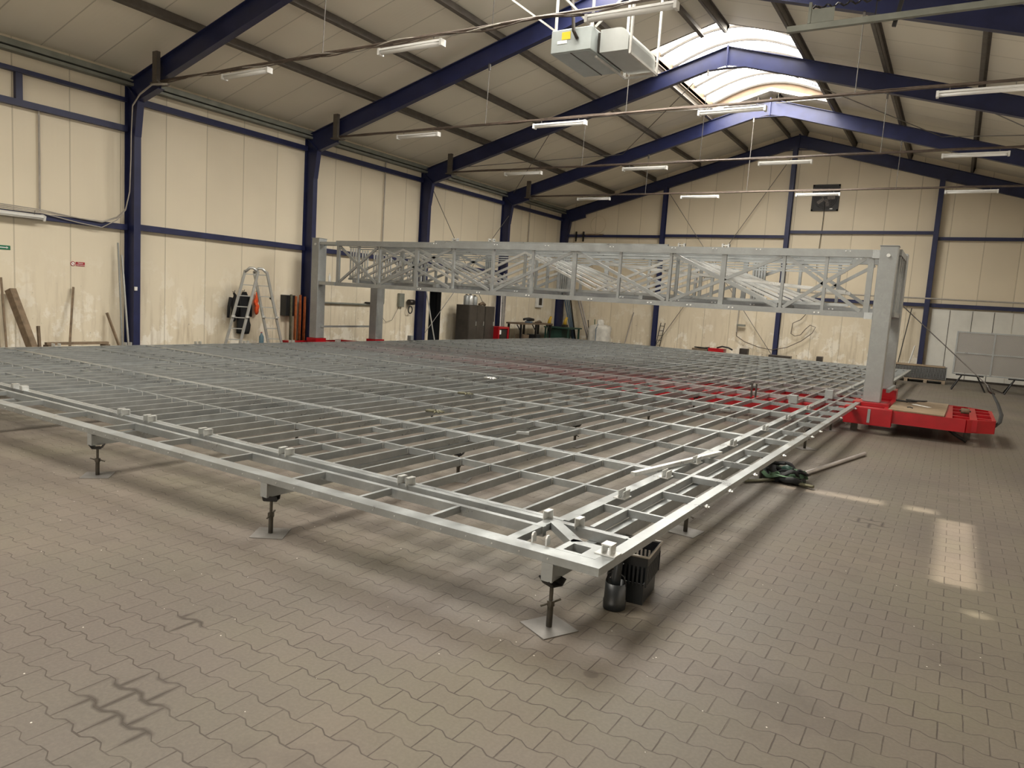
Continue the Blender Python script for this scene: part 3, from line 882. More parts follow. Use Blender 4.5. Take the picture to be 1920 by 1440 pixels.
# right end platform
outer = [(14.15, 3.85), (15.85, 3.85), (16.22, 4.12), (16.22, 5.72), (15.85, 6.0), (14.15, 6.0)]
E1, E0 = .40, .20
mb = MB()
for a, b_ in zip(outer, outer[1:]):
    mb.beam((*a, (E0 + E1) / 2), (*b_, (E0 + E1) / 2), .05, E1 - E0)
mb.build('end_rim', 'red_paint', t)
for x in (14.75, 15.62, 15.95):
    MB().box(x - .05, x + .05, 3.88, 5.97, E0 + .02, E1 - .004).build('cross_member', 'red_paint', t)
for y in (4.35, 4.95, 5.5):
    MB().box(14.2, 16.2, y - .04, y + .04, E0 + .02, E1 - .008).build('stringer', 'red_paint', t)
MB().box(14.15, 14.85, 3.72, 3.9, .14, .42).build('side_box', 'red_paint', t, bevel=.01)
MB().box(14.5, 14.54, 3.708, 3.719, .18, .40).build('reflector_strip', 'galvanised_dull', t)
MB().box(14.2, 14.75, 4.35, 4.86, .38, .44).build('post_foot', 'red_paint', t)
MB().box(14.3, 14.75, 6.0, 6.45, .30, .56).build('post_foot', 'red_paint', t)
for x, y in ((.88, 4.46), (1.52, 6.06)):
    MB().box(x, x + .34, y, y + .36, .34, .45).build('post_foot', 'red_paint', t)
for x, y in ((14.3, 4.0), (14.3, 5.9), (15.9, 4.6), (7.3, 4.0), (7.3, 5.9), (.9, 4.0), (.9, 5.9)):
    MB().box(x - .05, x + .05, y - .05, y + .05, 0, .18).build('stand', 'jack_steel', t)
MB().path([(15.6, 4.3, .20), (15.75, 4.2, .10), (15.9, 4.2, .02)], .03, 8).build('hanging_hose', 'rubber', t, smooth=True)
# gantry posts
for (x0, x1, y0, y1, z0, z1, nm, lower) in ((14.33, 14.6, 4.5, 4.8, .44, 3.07, 'thick galvanised gantry post at the right end, nearer the camera', 0), (14.36, 14.66, 6.1, 6.36, .56, 3.08, 'galvanised gantry post at the right end, farther from the camera', 1),
                                 (.92, 1.18, 4.5, 4.78, .45, 3.06, 'galvanised gantry post at the left end, nearer the camera', 0), (1.56, 1.82, 6.1, 6.38, .45, 1.955, 'galvanised gantry post at the left end, farther from the camera', 1)):
    t = thing('gantry_post', nm, 'post', ((x0 + x1) / 2, (y0 + y1) / 2, z0), 0, 'gantry posts')
    hx, hy = (x1 - x0) / 2, (y1 - y0) / 2
    MB().box(-hx, hx, -hy, hy, 0, z1 - z0).build('box_column', 'galvanised_dull', t, bevel=.012)
    if not lower:
        MB().path([(.0, -hy - .001, z1 - z0 - .16), (.0, -hy - .02, z1 - z0 - .16)], .03, 12).build('pin_head', 'zinc_bright', t, smooth=True)
        MB().box(-hx - .01, hx + .01, -hy - .01, hy + .01, z1 - z0 - .001, z1 - z0 + .006).build('cap_plate', 'galvanised', t)
    else:
        MB().prism([(-hy + .02, .06), (-hy + .02, .9), (-hy + .05, .9), (hy - .02, .12), (hy - .02, .06)], 0, hx, hx + .006).build('gusset', 'galvanised', t)
# side frame between the right posts
t = thing('gantry_side_frame', 'galvanised panelled side frame joining the two right gantry posts', 'side frame', (14.5, 4.8, 1.9))
MB().box(-.12, .14, 0, 1.3, 1.04, 1.14).build('top_beam', 'galvanised_dull', t)
MB().box(-.12, .14, 0, 1.3, 0, .08).build('bottom_beam', 'galvanised_dull', t)
for y in (.25, .65, 1.05):
    MB().box(-.1, .12, y - .07, y + .07, .08, 1.04).build('upright', 'galvanised_dull', t)
tag(MB().beam((14.67, 4.95, .62), (14.70, 6.1, .62), .05, .06).build('tie_bar', 'galvanised_dull'), 'short horizontal tie bar between the right gantry posts near the base', 'bar')
tag(MB().beam((1.19, 4.65, .76), (1.05, 6.72, .76), .03, .05).build('tie_bar', 'galvanised_dull'), 'thin horizontal tie bar between the left gantry posts', 'bar')

# trusses
XV = [1.80, 2.5, 3.2, 4.38, 5.47, 6.56, 7.59, 8.6, 9.63, 10.69, 11.72, 12.8, 13.51, 14.21]
for y, nm, zb, zt in ((4.6, 'nearer', 1.90, 2.96), (6.24, 'farther', 2.0, 2.96)):
    t = thing('gantry_truss', 'long galvanised lattice truss of the gantry, %s of the two' % nm, 'truss', (0, y, 0), 0, 'gantry trusses')
    MB().box(1.74 if y < 5 else 1.6, 14.3 if y < 5 else 14.37, -.05, .05, zb - .045, zb + .05).build('bottom_chord', 'galvanised_dull', t)
    MB().box(1.74, 14.3, -.05, .05, zt - .085, zt + .045).build('top_chord', 'galvanised_dull', t)
    for x in XV:
        wd = .045 if x in (4.38, 8.6, 11.72, 1.80, 14.21) else .026
        MB().box(x - wd, x + wd, -.03, .03, zb + .05, zt - .085).build('upright', 'galvanised_dull', t)
    a, b_ = zb + .06, zt - .10
    for (xa, za, xb, zb2) in ((1.86, a, 3.14, b_), (1.86, b_, 3.14, a), (3.24, a, 5.4, b_), (3.24, b_, 5.4, a), (4.42, b_, 6.5, a), (6.62, a, 8.55, b_), (8.65, b_, 10.63, a), (10.73, a, 12.75, b_), (10.73, b_, 12.75, a), (12.85, a, 14.12, b_), (12.85, b_, 14.12, a)):
        MB().beam((xa, -.01, za), (xb, -.01, zb2), .035, .06).build('diagonal', 'galvanised_dull', t)
    if y < 5:
        for x in (2.3, 4.9, 7.5, 10.1, 12.7):
            MB().box(x - .04, x + .04, .05, 1.59, 1.96, 2.034).build('cross_rail', 'galvanised_dull', t)
    mb = MB()
    for x in (4.5, 6.2, 7.5, 9.0, 10.3, 11.1, 11.9, 13.4):
        for dx in (0, .07):
            mb.path([(x + dx, -.05, zb), (x + dx, -.062, zb)], .014, 8)
            mb.path([(x + dx + .4, -.05, zt + .015), (x + dx + .4, -.062, zt + .015)], .010, 6)
    mb.build('bolt_heads', 'paper', t)['kind'] = 'stuff'
# end fittings of the gantry
tag(MB().box(1.19, 1.75, 4.52, 4.6, 2.90, 2.97).box(1.19, 1.75, 4.66, 4.7, 2.88, 2.93).build('truss_end_link', 'galvanised'), 'twin link bars joining the left gantry post to the truss top', 'link')
tag(MB().box(1.19, 1.75, 4.52, 4.68, 1.86, 1.95).build('truss_end_link', 'galvanised'), 'short beam joining the left gantry post to the truss foot', 'link')
tag(MB().box(14.22, 14.33, 4.52, 4.72, 2.86, 3.0).box(14.2, 14.33, 4.5, 4.72, 1.84, 1.95).build('truss_end_link', 'galvanised'), 'bolted end plates joining the truss to the right gantry post', 'link')
# folded lattice panels stacked inside the gantry
GN = ['first', 'second', 'third', 'fourth', 'fifth', 'sixth']
for k in range(6):
    y = 4.84 + .225 * k
    t = thing('folded_lattice_panel', 'bright galvanised lattice panel stacked inside the gantry, %s behind the near truss' % GN[k], 'lattice panel', (0, y, 0), 0, 'lattice panels inside the gantry')
    zb, zt = 2.06, 2.87 - .035 * k
    x0, x1 = 1.95 + .17 * k, 13.9 - .05 * k
    MB().box(x0, x1, -.025, .025, zb - .025, zb + .025).build('bottom_rail', 'galvanised', t)
    MB().box(x0, x1, -.02, .02, zt - .013, zt + .013).build('top_rail', 'galvanised', t)
    xx = x0 + .05; j = 0; step = 1.75
    while xx + step < x1:
        za, zc = (zb + .03, zt - .03) if j % 2 == 0 else (zt - .03, zb + .03)
        MB().beam((xx, 0, za), (xx + step, 0, zc), .045, .05).build('diagonal', 'zinc_bright', t)
        if j % 2 == 0:
            MB().box(xx + step - .03, xx + step + .03, -.02, .02, zb + .025, zt - .025).build('upright', 'galvanised', t)
        xx += step; j += 1
    for q in range(3):
        x = x0 + .03 + .09 * q + .03 * k
        MB().box(x, x + .025, -.02, .02, zb + .025, zt - .025).build('upright', 'zinc_bright', t)
    if k in (1, 4):
        MB().beam((8.5, .06, 2.72), (13.8, .06, 2.30), .06, .05).build('diagonal', 'zinc_bright', t)
for k, (x, lab) in enumerate(((5.35, 'bundle of galvanised uprights standing inside the gantry, left of the three'), (7.45, 'bundle of galvanised uprights standing inside the gantry, middle of the three'), (11.9, 'bundle of galvanised uprights standing inside the gantry, right of the three'))):
    mb = MB()
    for q in range(5):
        mb.box(x + .055 * q, x + .055 * q + .04, 6.09, 6.15, 2.036, 2.84)
    tag(mb.build('upright_bundle', 'galvanised'), lab, 'uprights', 'bundles inside the gantry')
t = thing('bolted_rail', 'long galvanised rail studded with bolts under the gantry centre', 'rail', (0, 6.06, 1.958))
MB().box(4.0, 13.2, -.03, .03, -.03, .0).build('bar', 'galvanised', t)
mb = MB()
for i in range(110):
    x = 4.1 + i * .083
    mb.box(x, x + .03, -.03, .01, -.065, -.03)
mb.build('bolt_row', 'dark_steel', t)['kind'] = 'stuff'
for x, y0, lab in ((5.4, 4.62, 'left clamp pair on the gantry top'), (6.4, 4.62, 'second clamp pair on the gantry top'), (10.8, 4.62, 'third clamp standing on the gantry top'), (12.75 - 1.1, 4.62, 'rightmost clamp standing on the gantry top')):
    za = 3.046 if x < 10.5 else 3.006
    mb = MB().box(x, x + .03, y0 - .04, y0 + .04, za, za + .065).box(x + .11, x + .14, y0 - .04, y0 + .04, za, za + .065).box(x, x + .14, y0 - .03, y0 + .03, za + .025, za + .045)
    tag(mb.build('clamp', 'zinc_bright'), lab, 'clamp', 'clamps on the gantry')
tag(MB().box(4.9, 10.6, 4.57, 4.65, 3.006, 3.045).build('long_profile', 'galvanised'), 'long galvanised profile lying along the gantry top', 'profile')
t = thing('white_bottle', 'white bottle standing on the left end of the truss', 'bottle', (1.5, 4.6, 1.951))
MB().lathe([(.03, 0), (.034, .01), (.034, .13), (.014, .17), (.012, .19)], (0, 0, 0), 14).build('body', 'white_plastic', t, smooth=True)
MB().lathe([(.015, .19), (.015, .22)], (0, 0, 0), 12).build('cap', 'white_plastic', t)

# small crank under the gantry near the back wall: wall air hose drop
t = thing('air_hose_reel', 'air pipe drop with valve and drooping hose on the back wall', 'air hose', (8.17, 20.0, 0))
MB().tube((0, 0, 1.1), (.02, 0, 2.5), .02).build('pipe', 'cable_grey', t)
MB().box(.0, .32, -.08, .02, 1.34, 1.42).build('valve', 'eave_steel', t)
MB().path([(0, -.02, 1.1), (.02, -.03, .95), (.35, -.03, .75), (.95, -.03, .57), (1.45, -.2, .53), (1.95, -.05, .66), (2.45, -.03, .95), (2.8, -.02, 1.27), (2.9, -.02, 1.5), (2.7, -.02, 1.57), (2.55, -.02, 1.4), (2.4, -.02, 1.18), (2.2, -.02, 1.12), (2.05, -.02, 1.2), (2.08, -.02, 1.6), (2.35, -.02, 1.75), (2.5, -.02, 1.95), (2.55, -.02, 2.3)], .014, 6).build('hose', 'conduit', t, smooth=True)

# strap hoist from gantry to chassis end
t = thing('chain_hoist', 'black tension cable with ratchet from gantry post down to the red chassis end', 'hoist', (0, 0, 0))
A1, A2 = Vector((14.68, 6.1, 2.12)), Vector((16.12, 5.3, .86))
MB().tube(A1, A2, .009, 6).build('cable', 'rod_steel', t)
MB().path([A2, A2 + Vector((.04, -.05, -.08)), A2 + Vector((.10, -.1, -.13))], [.03, .035, .02], 8).build('ratchet', 'dark_steel', t, smooth=True)
MB().beam(A2 + Vector((.02, -.02, -.03)), A2 + Vector((.22, .0, -.10)), .03, .018).build('handle', 'dark_steel', t)
MB().path([A2 + Vector((.08, -.1, -.12)), (16.28, 4.95, .60), (16.33, 4.65, .46), (16.31, 4.45, .36), (16.24, 4.35, .28)], [.02, .026, .03, .028, .02], 8, flat=.5).build('strap', 'rubber', t, smooth=True)
t = thing('plywood_sheet', 'weathered plywood sheet lying on the red chassis end', 'plywood')
MB().prism([(14.78, 3.87), (15.56, 3.84), (15.60, 5.95), (14.80, 5.9)], 2, E1 + .004, E1 + .022).build('board', 'plywood', t)
tag(MB().path([(14.85 + .12 * math.cos(a * .5) + .012 * a, 5.3 + .10 * math.sin(a * .5), .437 + .002 * a) for a in range(26)], .014, 6).build('coiled_cable', 'rubber', smooth=True), 'black coiled cable on the plywood sheet beside the paper', 'cable')
tag(MB().prism([(15.05, 5.1), (15.30, 4.85), (15.36, 4.92), (15.12, 5.2)], 2, .4235, .426).build('paper_sheet', 'paper'), 'white sheet of paper lying on the plywood', 'paper')
tag(MB().path([(15.02, 4.42, .432), (15.06, 4.44, .438), (15.10, 4.40, .43)], .009, 6).build('cable_tie', 'rubber', smooth=True), 'small dark scrap lying on the plywood near its front', 'scrap')
t = thing('rubber_roller', 'round grey-brown roller lying in the red chassis end', 'roller', (15.84, 4.75, .445))
MB().path([(-.06, 0, 0), (.06, 0, 0)], .045, 16).build('drum', 'wood_dark', t, smooth=True)
MB().path([(-.08, 0, 0), (.08, 0, 0)], .015, 10).build('axle', 'dark_steel', t, smooth=True)

# ------------------------------------------------------------------ floor items near the camera
t = thing('tool_basket', 'black slotted plastic basket of tools under the near corner of the frame', 'basket', (14.03, -5.02, 0), .12)


def wall_slots(mb, x0, x1, y0, y1, z0, z1, n, along):
    """a slotted side: vertical bars with rails"""
    for i in range(n + 1):
        f = i / n
        if along == 'x':
            xx = x0 + (x1 - x0) * f; mb.box(xx - .006, xx + .006, y0 - .003, y0 + .003, z0, z1)
        else:
            yy = y0 + (y1 - y0) * f; mb.box(x0 - .003, x0 + .003, yy - .006, yy + .006, z0, z1)


mb = MB().box(-.10, .10, -.15, .15, .004, .012)
mb.box(-.103, .103, -.153, -.147, .0, .13).box(-.103, .103, .147, .153, .0, .13).box(-.103, -.097, -.15, .15, .0, .13).box(.097, .103, -.15, .15, .0, .13)
wall_slots(mb, -.115, .115, -.165, 0, .12, .25, 9, 'x'); wall_slots(mb, -.115, .115, .165, 0, .12, .25, 9, 'x')
wall_slots(mb, -.115, 0, -.165, .165, .12, .25, 13, 'y'); wall_slots(mb, .115, 0, -.165, .165, .12, .25, 13, 'y')
mb.box(-.118, .118, -.168, -.162, .24, .30).box(-.118, .118, .162, .168, .24, .30).box(-.118, -.112, -.168, .168, .24, .30).box(.112, .118, -.168, .168, .24, .30)
mb.build('body', 'black_plastic', t)
MB().path([(-.125, -.175, .305), (.125, -.175, .305), (.125, .175, .305), (-.125, .175, .305), (-.125, -.175, .305)], .008, 8).build('rim', 'cable_grey', t, smooth=True)
t = thing('cordless_drill', 'black and red cordless drill lying in the tool basket', 'drill', (13.99, -5.08, .31), .4)
MB().path([(-.10, 0, 0), (-.05, 0, 0), (.06, 0, 0)], [.022, .032, .030], 12).build('body', 'black_plastic', t, smooth=True)
MB().path([(-.17, 0, 0), (-.14, 0, 0), (-.10, 0, 0)], [.006, .014, .02], 12).build('chuck', 'zinc_bright', t, smooth=True)
MB().path([(.03, 0, -.02), (.05, .0, -.10), (.055, 0, -.15)], [.018, .017, .025], 10).build('handle', 'black_plastic', t, smooth=True)
MB().path([(.0, .0, .030), (.06, 0, .030)], .008, 8).build('red_trim', 'sign_red', t, smooth=True)
t = thing('socket_wrench', 'pink-handled chrome tool lying across the tool basket', 'tool', (14.06, -4.97, .325), 1.5)
MB().path([(-.08, 0, 0), (.10, 0, 0)], .010, 8).build('handle', 'sign_red', t, smooth=True)
MB().path([(-.12, 0, .01), (-.07, 0, .0)], .022, 10).build('head', 'zinc_bright', t, smooth=True)
t = thing('black_bucket', 'small round black bucket standing in front of the tool basket', 'bucket', (14.03, -5.30, 0))
MB().lathe([(.060, 0), (.066, .005), (.068, .05), (.064, .055), (.062, .16), (.058, .16), (.054, .02)], (0, 0, 0), 24).build('body', 'black_plastic', t, smooth=True)
MB().path([(-.064, 0, .15), (-.05, 0, .20), (0, 0, .225), (.05, 0, .20), (.064, 0, .15)], .004, 6).build('handle', 'black_metal', t, smooth=True)
t = thing('grinder', 'dark angle grinder hanging out of the black bucket', 'grinder', (14.03, -5.30, .0))
MB().path([(0, 0, .06), (.0, 0, .19), (.0, 0.02, .29), (.0, .05, .36)], [.024, .028, .026, .02], 12).build('body', 'black_plastic', t, smooth=True)
MB().path([(-.01, 0, .24), (-.10, -.01, .235)], [.014, .008], 8).build('side_handle', 'dark_steel', t, smooth=True)

# strap heap and pipe
t = thing('lifting_straps', 'heap of green and olive lifting straps with black sleeves on the paving', 'straps', (14.12, -.95, 0))
random.seed(3)


def heap(mb, n, rx, ry, h, r, seed, flat=.25):
    rnd = random.Random(seed)
    for q in range(n):
        a0 = rnd.uniform(0, 6.28); pts = []
        cx, cy = rnd.uniform(-.08, .08), rnd.uniform(-.08, .08)
        for k in range(14):
            a = a0 + k * .5
            rr = rnd.uniform(.65, 1.0)
            pts.append((cx + rx * rr * math.cos(a), cy + ry * rr * math.sin(a), r * .4 + h * rnd.random() * (1 - .5 * k / 14)))
        sm = []
        for i in range(len(pts) - 1):
            p0 = Vector(pts[max(i - 1, 0)]); p1 = Vector(pts[i]); p2 = Vector(pts[i + 1]); p3 = Vector(pts[min(i + 2, len(pts) - 1)])
            for s_ in range(5):
                tt = s_ / 5
                v = .5 * ((2 * p1) + (p2 - p0) * tt + (2 * p0 - 5 * p1 + 4 * p2 - p3) * tt * tt + (3 * p1 - p0 - 3 * p2 + p3) * tt ** 3)
                v.z = max(v.z, r * .3); sm.append(v)
        mb.path(sm, r, 8, flat=flat)


mb = MB(); heap(mb, 4, .22, .19, .15, .026, 1); mb.build('green_strap', 'green_strap', t, smooth=True)
mb = MB(); heap(mb, 4, .20, .17, .16, .034, 2, .5); mb.build('black_sleeve', 'cloth_black', t, smooth=True)
mb = MB(); heap(mb, 2, .2, .12, .05, .02, 5); mb.build('olive_strap', 'olive_strap', t, smooth=True)
MB().path([(-.30, -.45, .02), (-.18, -.30, .02), (-.05, -.15, .03)], .03, 8, flat=.5).build('strap_end', 'olive_strap', t, smooth=True)
MB().path([(.10, -.1, .03), (.26, -.18, .03), (.36, -.20, .03)], .03, 8, flat=.6).build('strap_end', 'olive_strap', t, smooth=True)
MB().path([(-.02, .05, .10), (.04, .03, .14), (.10, .0, .12)], .035, 10).build('green_sleeve', 'green_paint', t, smooth=True)
t = thing('loose_pipe', 'long grey steel pipe lying on the paving beside the strap heap', 'pipe', (0, 0, 0))
mb = MB(); p, q = Vector((14.24, -.72, .026)), Vector((14.71, 1.52, .026)); mb.tube(p, q, .024, 14); mb.build('pipe', 'tube_grey', t, smooth=True)
MB().tube(q + Vector((.0002, .001, 0)), q + Vector((.001, .004, 0)), .019, 12).build('bore_shade', 'shade_black', t)  # black disc painted for the shade inside the pipe

# ------------------------------------------------------------------ left wall items
t = thing('exit_sign', 'green emergency exit sign on the wall at the left edge', 'sign', (.005, -2.35, 2.15))
MB().box(0, .006, -.12, .12, -.04, .04).build('board', 'sign_green', t)
MB().box(.006, .008, -.09, .06, -.008, .008).prism([(.05, -.022), (.085, 0), (.05, .022)], 0, .006, .008).build('arrow', 'paper', t)
t = thing('no_smoking_sign', 'round no-smoking symbol with red text plate on the left wall', 'sign', (.005, -1.0, 1.94))
mb = MB(); mb.path([(.003, -.08 + .042 * math.cos(a * PI / 12), .042 * math.sin(a * PI / 12)) for a in range(25)], .006, 6); mb.beam((.003, -.108, .03), (.003, -.052, -.03), .008, .006)
mb.build('prohibition_symbol', 'sign_red', t)
MB().path([(.001, -.08, 0), (.002, -.08, 0)], .04, 20).build('disc', 'paper', t)
MB().box(.0, .004, -.02, .16, -.042, .042).build('text_plate', 'sign_red', t)
text_obj('sign_text', 'Palenie', .036, 'paper', t, (.0045, .07, .018), (PI / 2, 0, PI / 2))
text_obj('sign_text', 'wzbronione', .036, 'paper', t, (.0045, .07, -.018), (PI / 2, 0, PI / 2))
LW = 'timbers leaning on the left wall'


def lean(name, p, q, w_, h_, mat, lab, cat='plank', g=LW):
    tag(MB().beam(p, q, w_, h_).build(name, mat), lab, cat, g)


lean('plank', (.5, -2.66, .0), (.08, -2.53, 1.55), .05, .04, 'wood_dark', 'thin dark plank leaning at the far left, leftmost')
lean('plank', (.45, -2.50, .0), (.08, -2.43, 1.58), .03, .04, 'wood_plank', 'thin plank leaning at the far left, beside the thick beam')
lean('timber_beam', (.75, -2.12, .02), (.14, -2.30, 1.36), .13, .14, 'wood_plank', 'thick squared timber leaning on the wall at left', 'timber')
lean('plank', (.95, -2.16, .0), (.86, -2.16, .72), .06, .04, 'wood_dark', 'short dark plank standing before the thick timber')
lean('plank', (.45, -1.40, .0), (.06, -1.10, 1.46), .035, .05, 'wood_plank', 'lone thin board leaning below the no-smoking sign')
lean('plank', (.55, -.32, .0), (.08, -.42, .95), .03, .05, 'wood_plank', 'short board leaning just left of the nearest blue column')
lean('steel_pole', (.38, -.10, .0), (.2, -.17, 2.2), .03, .03, 'aluminium', 'bright pole leaning against the nearest blue column', 'pole', 'poles at the nearest column')
lean('steel_pole', (.3, -.2, .0), (.14, -.22, 2.45), .025, .025, 'galvanised_dull', 'thinner pole behind the bright pole at the nearest column', 'pole', 'poles at the nearest column')
lean('long_board', (.6, -1.9, .36), (.6, -.7, .36), .10, .05, 'wood_plank', 'long low board lying behind the frame at the left wall', 'board', None)
tag(MB().box(.5, .7, -1.9, -1.8, 0, .33).box(.5, .7, -.8, -.7, 0, .33).build('trestle_block', 'wood_dark'), 'low wooden blocks carrying the long board by the left wall', 'blocks')
t = thing('wall_switch', 'small grey switch box on the nearest blue column', 'switch', (.375, .03, 1.5))
MB().box(0, .03, -.03, .03, -.04, .04).build('box', 'lamp_white', t, bevel=.004)
# ladder
t = thing('folding_ladder', 'aluminium multi-hinge ladder standing open against the left wall', 'ladder', (.75, 2.88, 0))


def lsec(y0, z0, y1, z1, wv):
    """one leaf of the ladder seen broadside; stiles spread along the wall"""
    for s_ in (-1, 1):
        MB().beam((s_ * wv, y0, z0), (s_ * wv, y1, z1), .025, .06).build('stile', 'aluminium', t)


for sgn, yt in ((-1, -.13), (1, .13)):
    yf = sgn * .72
    w2 = .17
    # leaf lies in a plane leaning in y, its stiles are offset in y too so that both show
    for off in (-.13, .13):
        MB().beam((.0 + off * .9, yf + off * .9, 0), (.0 + off * .9, yt + off * .75, 2.08), .03, .065).build('stile', 'aluminium', t)
        yy, zz = yf + (yt - yf) * .46, .96
        MB().lathe([(.05, -.02), (.05, .02)], (off * .9 + .02, yy + off * .85, zz), 12).build('hinge', 'zinc_bright', t)
    for k in range(8):
        f = (.14 + k * .265) / 2.08
        z = .14 + k * .265; yy = yf + (yt - yf) * f; o1 = .13 * (.9 - .15 * f)
        MB().beam((-.13 * .9, yy - o1, z), (.13 * .9, yy + o1, z), .022, .022).build('rung', 'aluminium', t)
    MB().path([(-.10, yt - .10, 2.06), (-.03, yt - .03, 2.15), (.03, yt + .03, 2.15), (.10, yt + .10, 2.06)], .035, 10).build('hinge', 'zinc_bright', t, smooth=True)


def garment(name, lab, x, y, ztop, zbot, w_, mat, cat, seed, sleeves=True):
    t_ = thing(name, lab, cat, (x, y, 0))
    mb = MB(); n = 10; rnd = random.Random(seed)
    pts = []; rad = []
    for k in range(n + 1):
        f = k / n
        pts.append((.03 + .02 * math.sin(k), rnd.uniform(-.02, .02), ztop - (ztop - zbot) * f)); rad.append(w_ * (.35 + .65 * min(1, f * 3)) * (1 + .05 * math.sin(k * 1.7)))
    mb.path(pts, rad, 16, flat=.38); mb.build('body', mat, t_, smooth=True)
    if sleeves:
        for s_ in (-1, 1):
            MB().path([(.05, s_ * w_ * .7, ztop - .12), (.06, s_ * w_ * 1.05, ztop - .35), (.05, s_ * w_ * 1.1, ztop - .62)], [w_ * .3, w_ * .28, w_ * .24], 10, flat=.6).build('sleeve', mat, t_, smooth=True)
    MB().path([(-.03, 0, ztop + .02), (.05, 0, ztop + .02), (.06, 0, ztop + .06)], .008, 6).build('hook', 'black_metal', t_)
    return t_


garment('black_jacket', 'black jacket hanging on the wall left of the ladder', .17, 2.68, 1.52, .88, .16, 'cloth_black', 'jacket', 1)
garment('black_coat', 'long black coat hanging on the wall behind the ladder', .1, 3.02, 1.55, .50, .19, 'cloth_black', 'coat', 2)
garment('orange_vest', 'bright orange work vest hanging inside the open ladder', .06, 3.46, 1.56, 1.05, .13, 'orange_vest', 'vest', 3, False)
t = thing('water_bottle', 'blue water bottle standing by the wall behind the ladder', 'bottle', (.35, 3.42, .25))
MB().lathe([(.055, 0), (.06, .02), (.06, .18), (.022, .25), (.02, .28)], (0, 0, 0), 14).build('body', 'bottle_blue', t, smooth=True)
MB().lathe([(.022, .28), (.022, .30)], (0, 0, 0), 12).build('cap', 'sign_red', t)
tag(MB().box(.12, .6, 3.2, 3.75, 0, .25).build('low_crate', 'wood_dark'), 'low wooden crate hidden behind the frame under the bottle', 'crate')
tag(MB().path([(0, 3.98, 1.43), (.02, 3.98, 1.43)], .045, 14).build('cable_hole_cap', 'black_plastic'), 'round black plug in the wall right of the ladder', 'plug')
t = thing('switch_cabinet', 'black cabinet on the wall between ladder and second column', 'cabinet', (.09, 4.50, 1.25))
MB().box(-.09, .14, -.2, .12, -.28, .28).build('case', 'black_plastic', t, bevel=.01)
MB().box(.14, .146, -.17, .09, -.25, .25).build('door', 'black_metal', t)
for q in range(4):
    tag(MB().path([(.25, 4.45 + .16 * q, 1.55 - .04 * (q % 2)), (.27, 4.44 + .16 * q, 1.0), (.25, 4.46 + .155 * q, .012), (.22, 4.48 + .155 * q, .3), (.22, 4.48 + .16 * q, 1.5)], .045, 8, flat=.5).build('lashing_strap', 'orange_strap' if q in (1, 2, 3) else 'olive_strap', smooth=True),
        ['dark strap hanging under the black wall cabinet', 'orange-brown strap hanging just right of the black wall cabinet', 'orange-brown strap hanging in the middle of the bunch by the second column', 'orange-brown strap hanging nearest to the second column'][q], 'strap', 'straps hanging by the second column')
# wall pipes behind the left gantry legs
tag(MB().path([(.06, 5.2, 1.36), (.06, 8.30, 1.36), (.06, 8.35, 1.42), (.06, 8.35, 1.95), (.06, 8.35, 2.3)], .03, 8).build('heating_pipe', 'eave_steel', smooth=True), 'grey-green pipe bending upward on the wall behind the left gantry legs', 'pipe')
tag(MB().box(.02, .10, 7.55, 8.25, 1.38, 1.44).build('cable_tray', 'black_metal'), 'dark cable tray on the pipe behind the left gantry legs', 'tray')
t = thing('junction_box', 'grey junction box on the wall left of the dark doorway', 'box', (.01, 9.2, 1.55))
MB().box(0, .1, -.12, .12, -.22, .22).build('case', 'eave_steel', t, bevel=.01)
MB().path([(.05, -.1, -.22), (.05, -.4, -.65), (.05, -.7, -.72), (.05, -.95, -.5), (.05, -1.0, -.3)], .006, 5).build('cable', 'rubber', t, smooth=True)
t = thing('wall_motor', 'dark hose coupling hanging on the wall beside the dark doorway', 'coupling', (.12, 9.62, 1.5))
MB().path([(0, -.1, 0), (0, .15, 0)], .09, 12).build('body', 'dark_steel', t, smooth=True)
MB().path([(0, .1 * math.cos(a * .5), -.25 + .12 * math.sin(a * .5)) for a in range(14)], .02, 7).build('coil', 'rubber', t, smooth=True)
t = thing('hanging_tongs', 'red and black cable tongs hanging on the wall beside the near left gantry leg', 'tool', (.08, 5.55, 1.2))
MB().path([(0, -.06, -.22), (.02, -.08, 0), (0, 0, .08), (.02, .08, 0), (0, .05, -.2)], .014, 7).build('jaws', 'black_metal', t, smooth=True)
MB().path([(0, 0, .06), (0, 0, .14)], .025, 8).build('grip', 'sign_red', t)
# leaning poles at third and fourth columns
lean('steel_pole', (.7, 10.35, 0), (.42, 9.98, 2.1), .05, .03, 'aluminium', 'pale pole leaning on the third blue column by the doorway', 'pole', 'poles at the third and fourth columns')
for q in range(5):
    lean('steel_pole', (.75 - .03 * q, 14.25 + .12 * q, 0), (.42, 14.72 + .05 * q, 2.2 + .3 * (q % 3)), .04, .03, 'galvanised' if q % 2 else 'tube_grey',
         ['outermost', 'second', 'third', 'fourth', 'innermost'][q] + ' pole of the bundle leaning at the fourth column', 'pole', 'poles at the third and fourth columns')
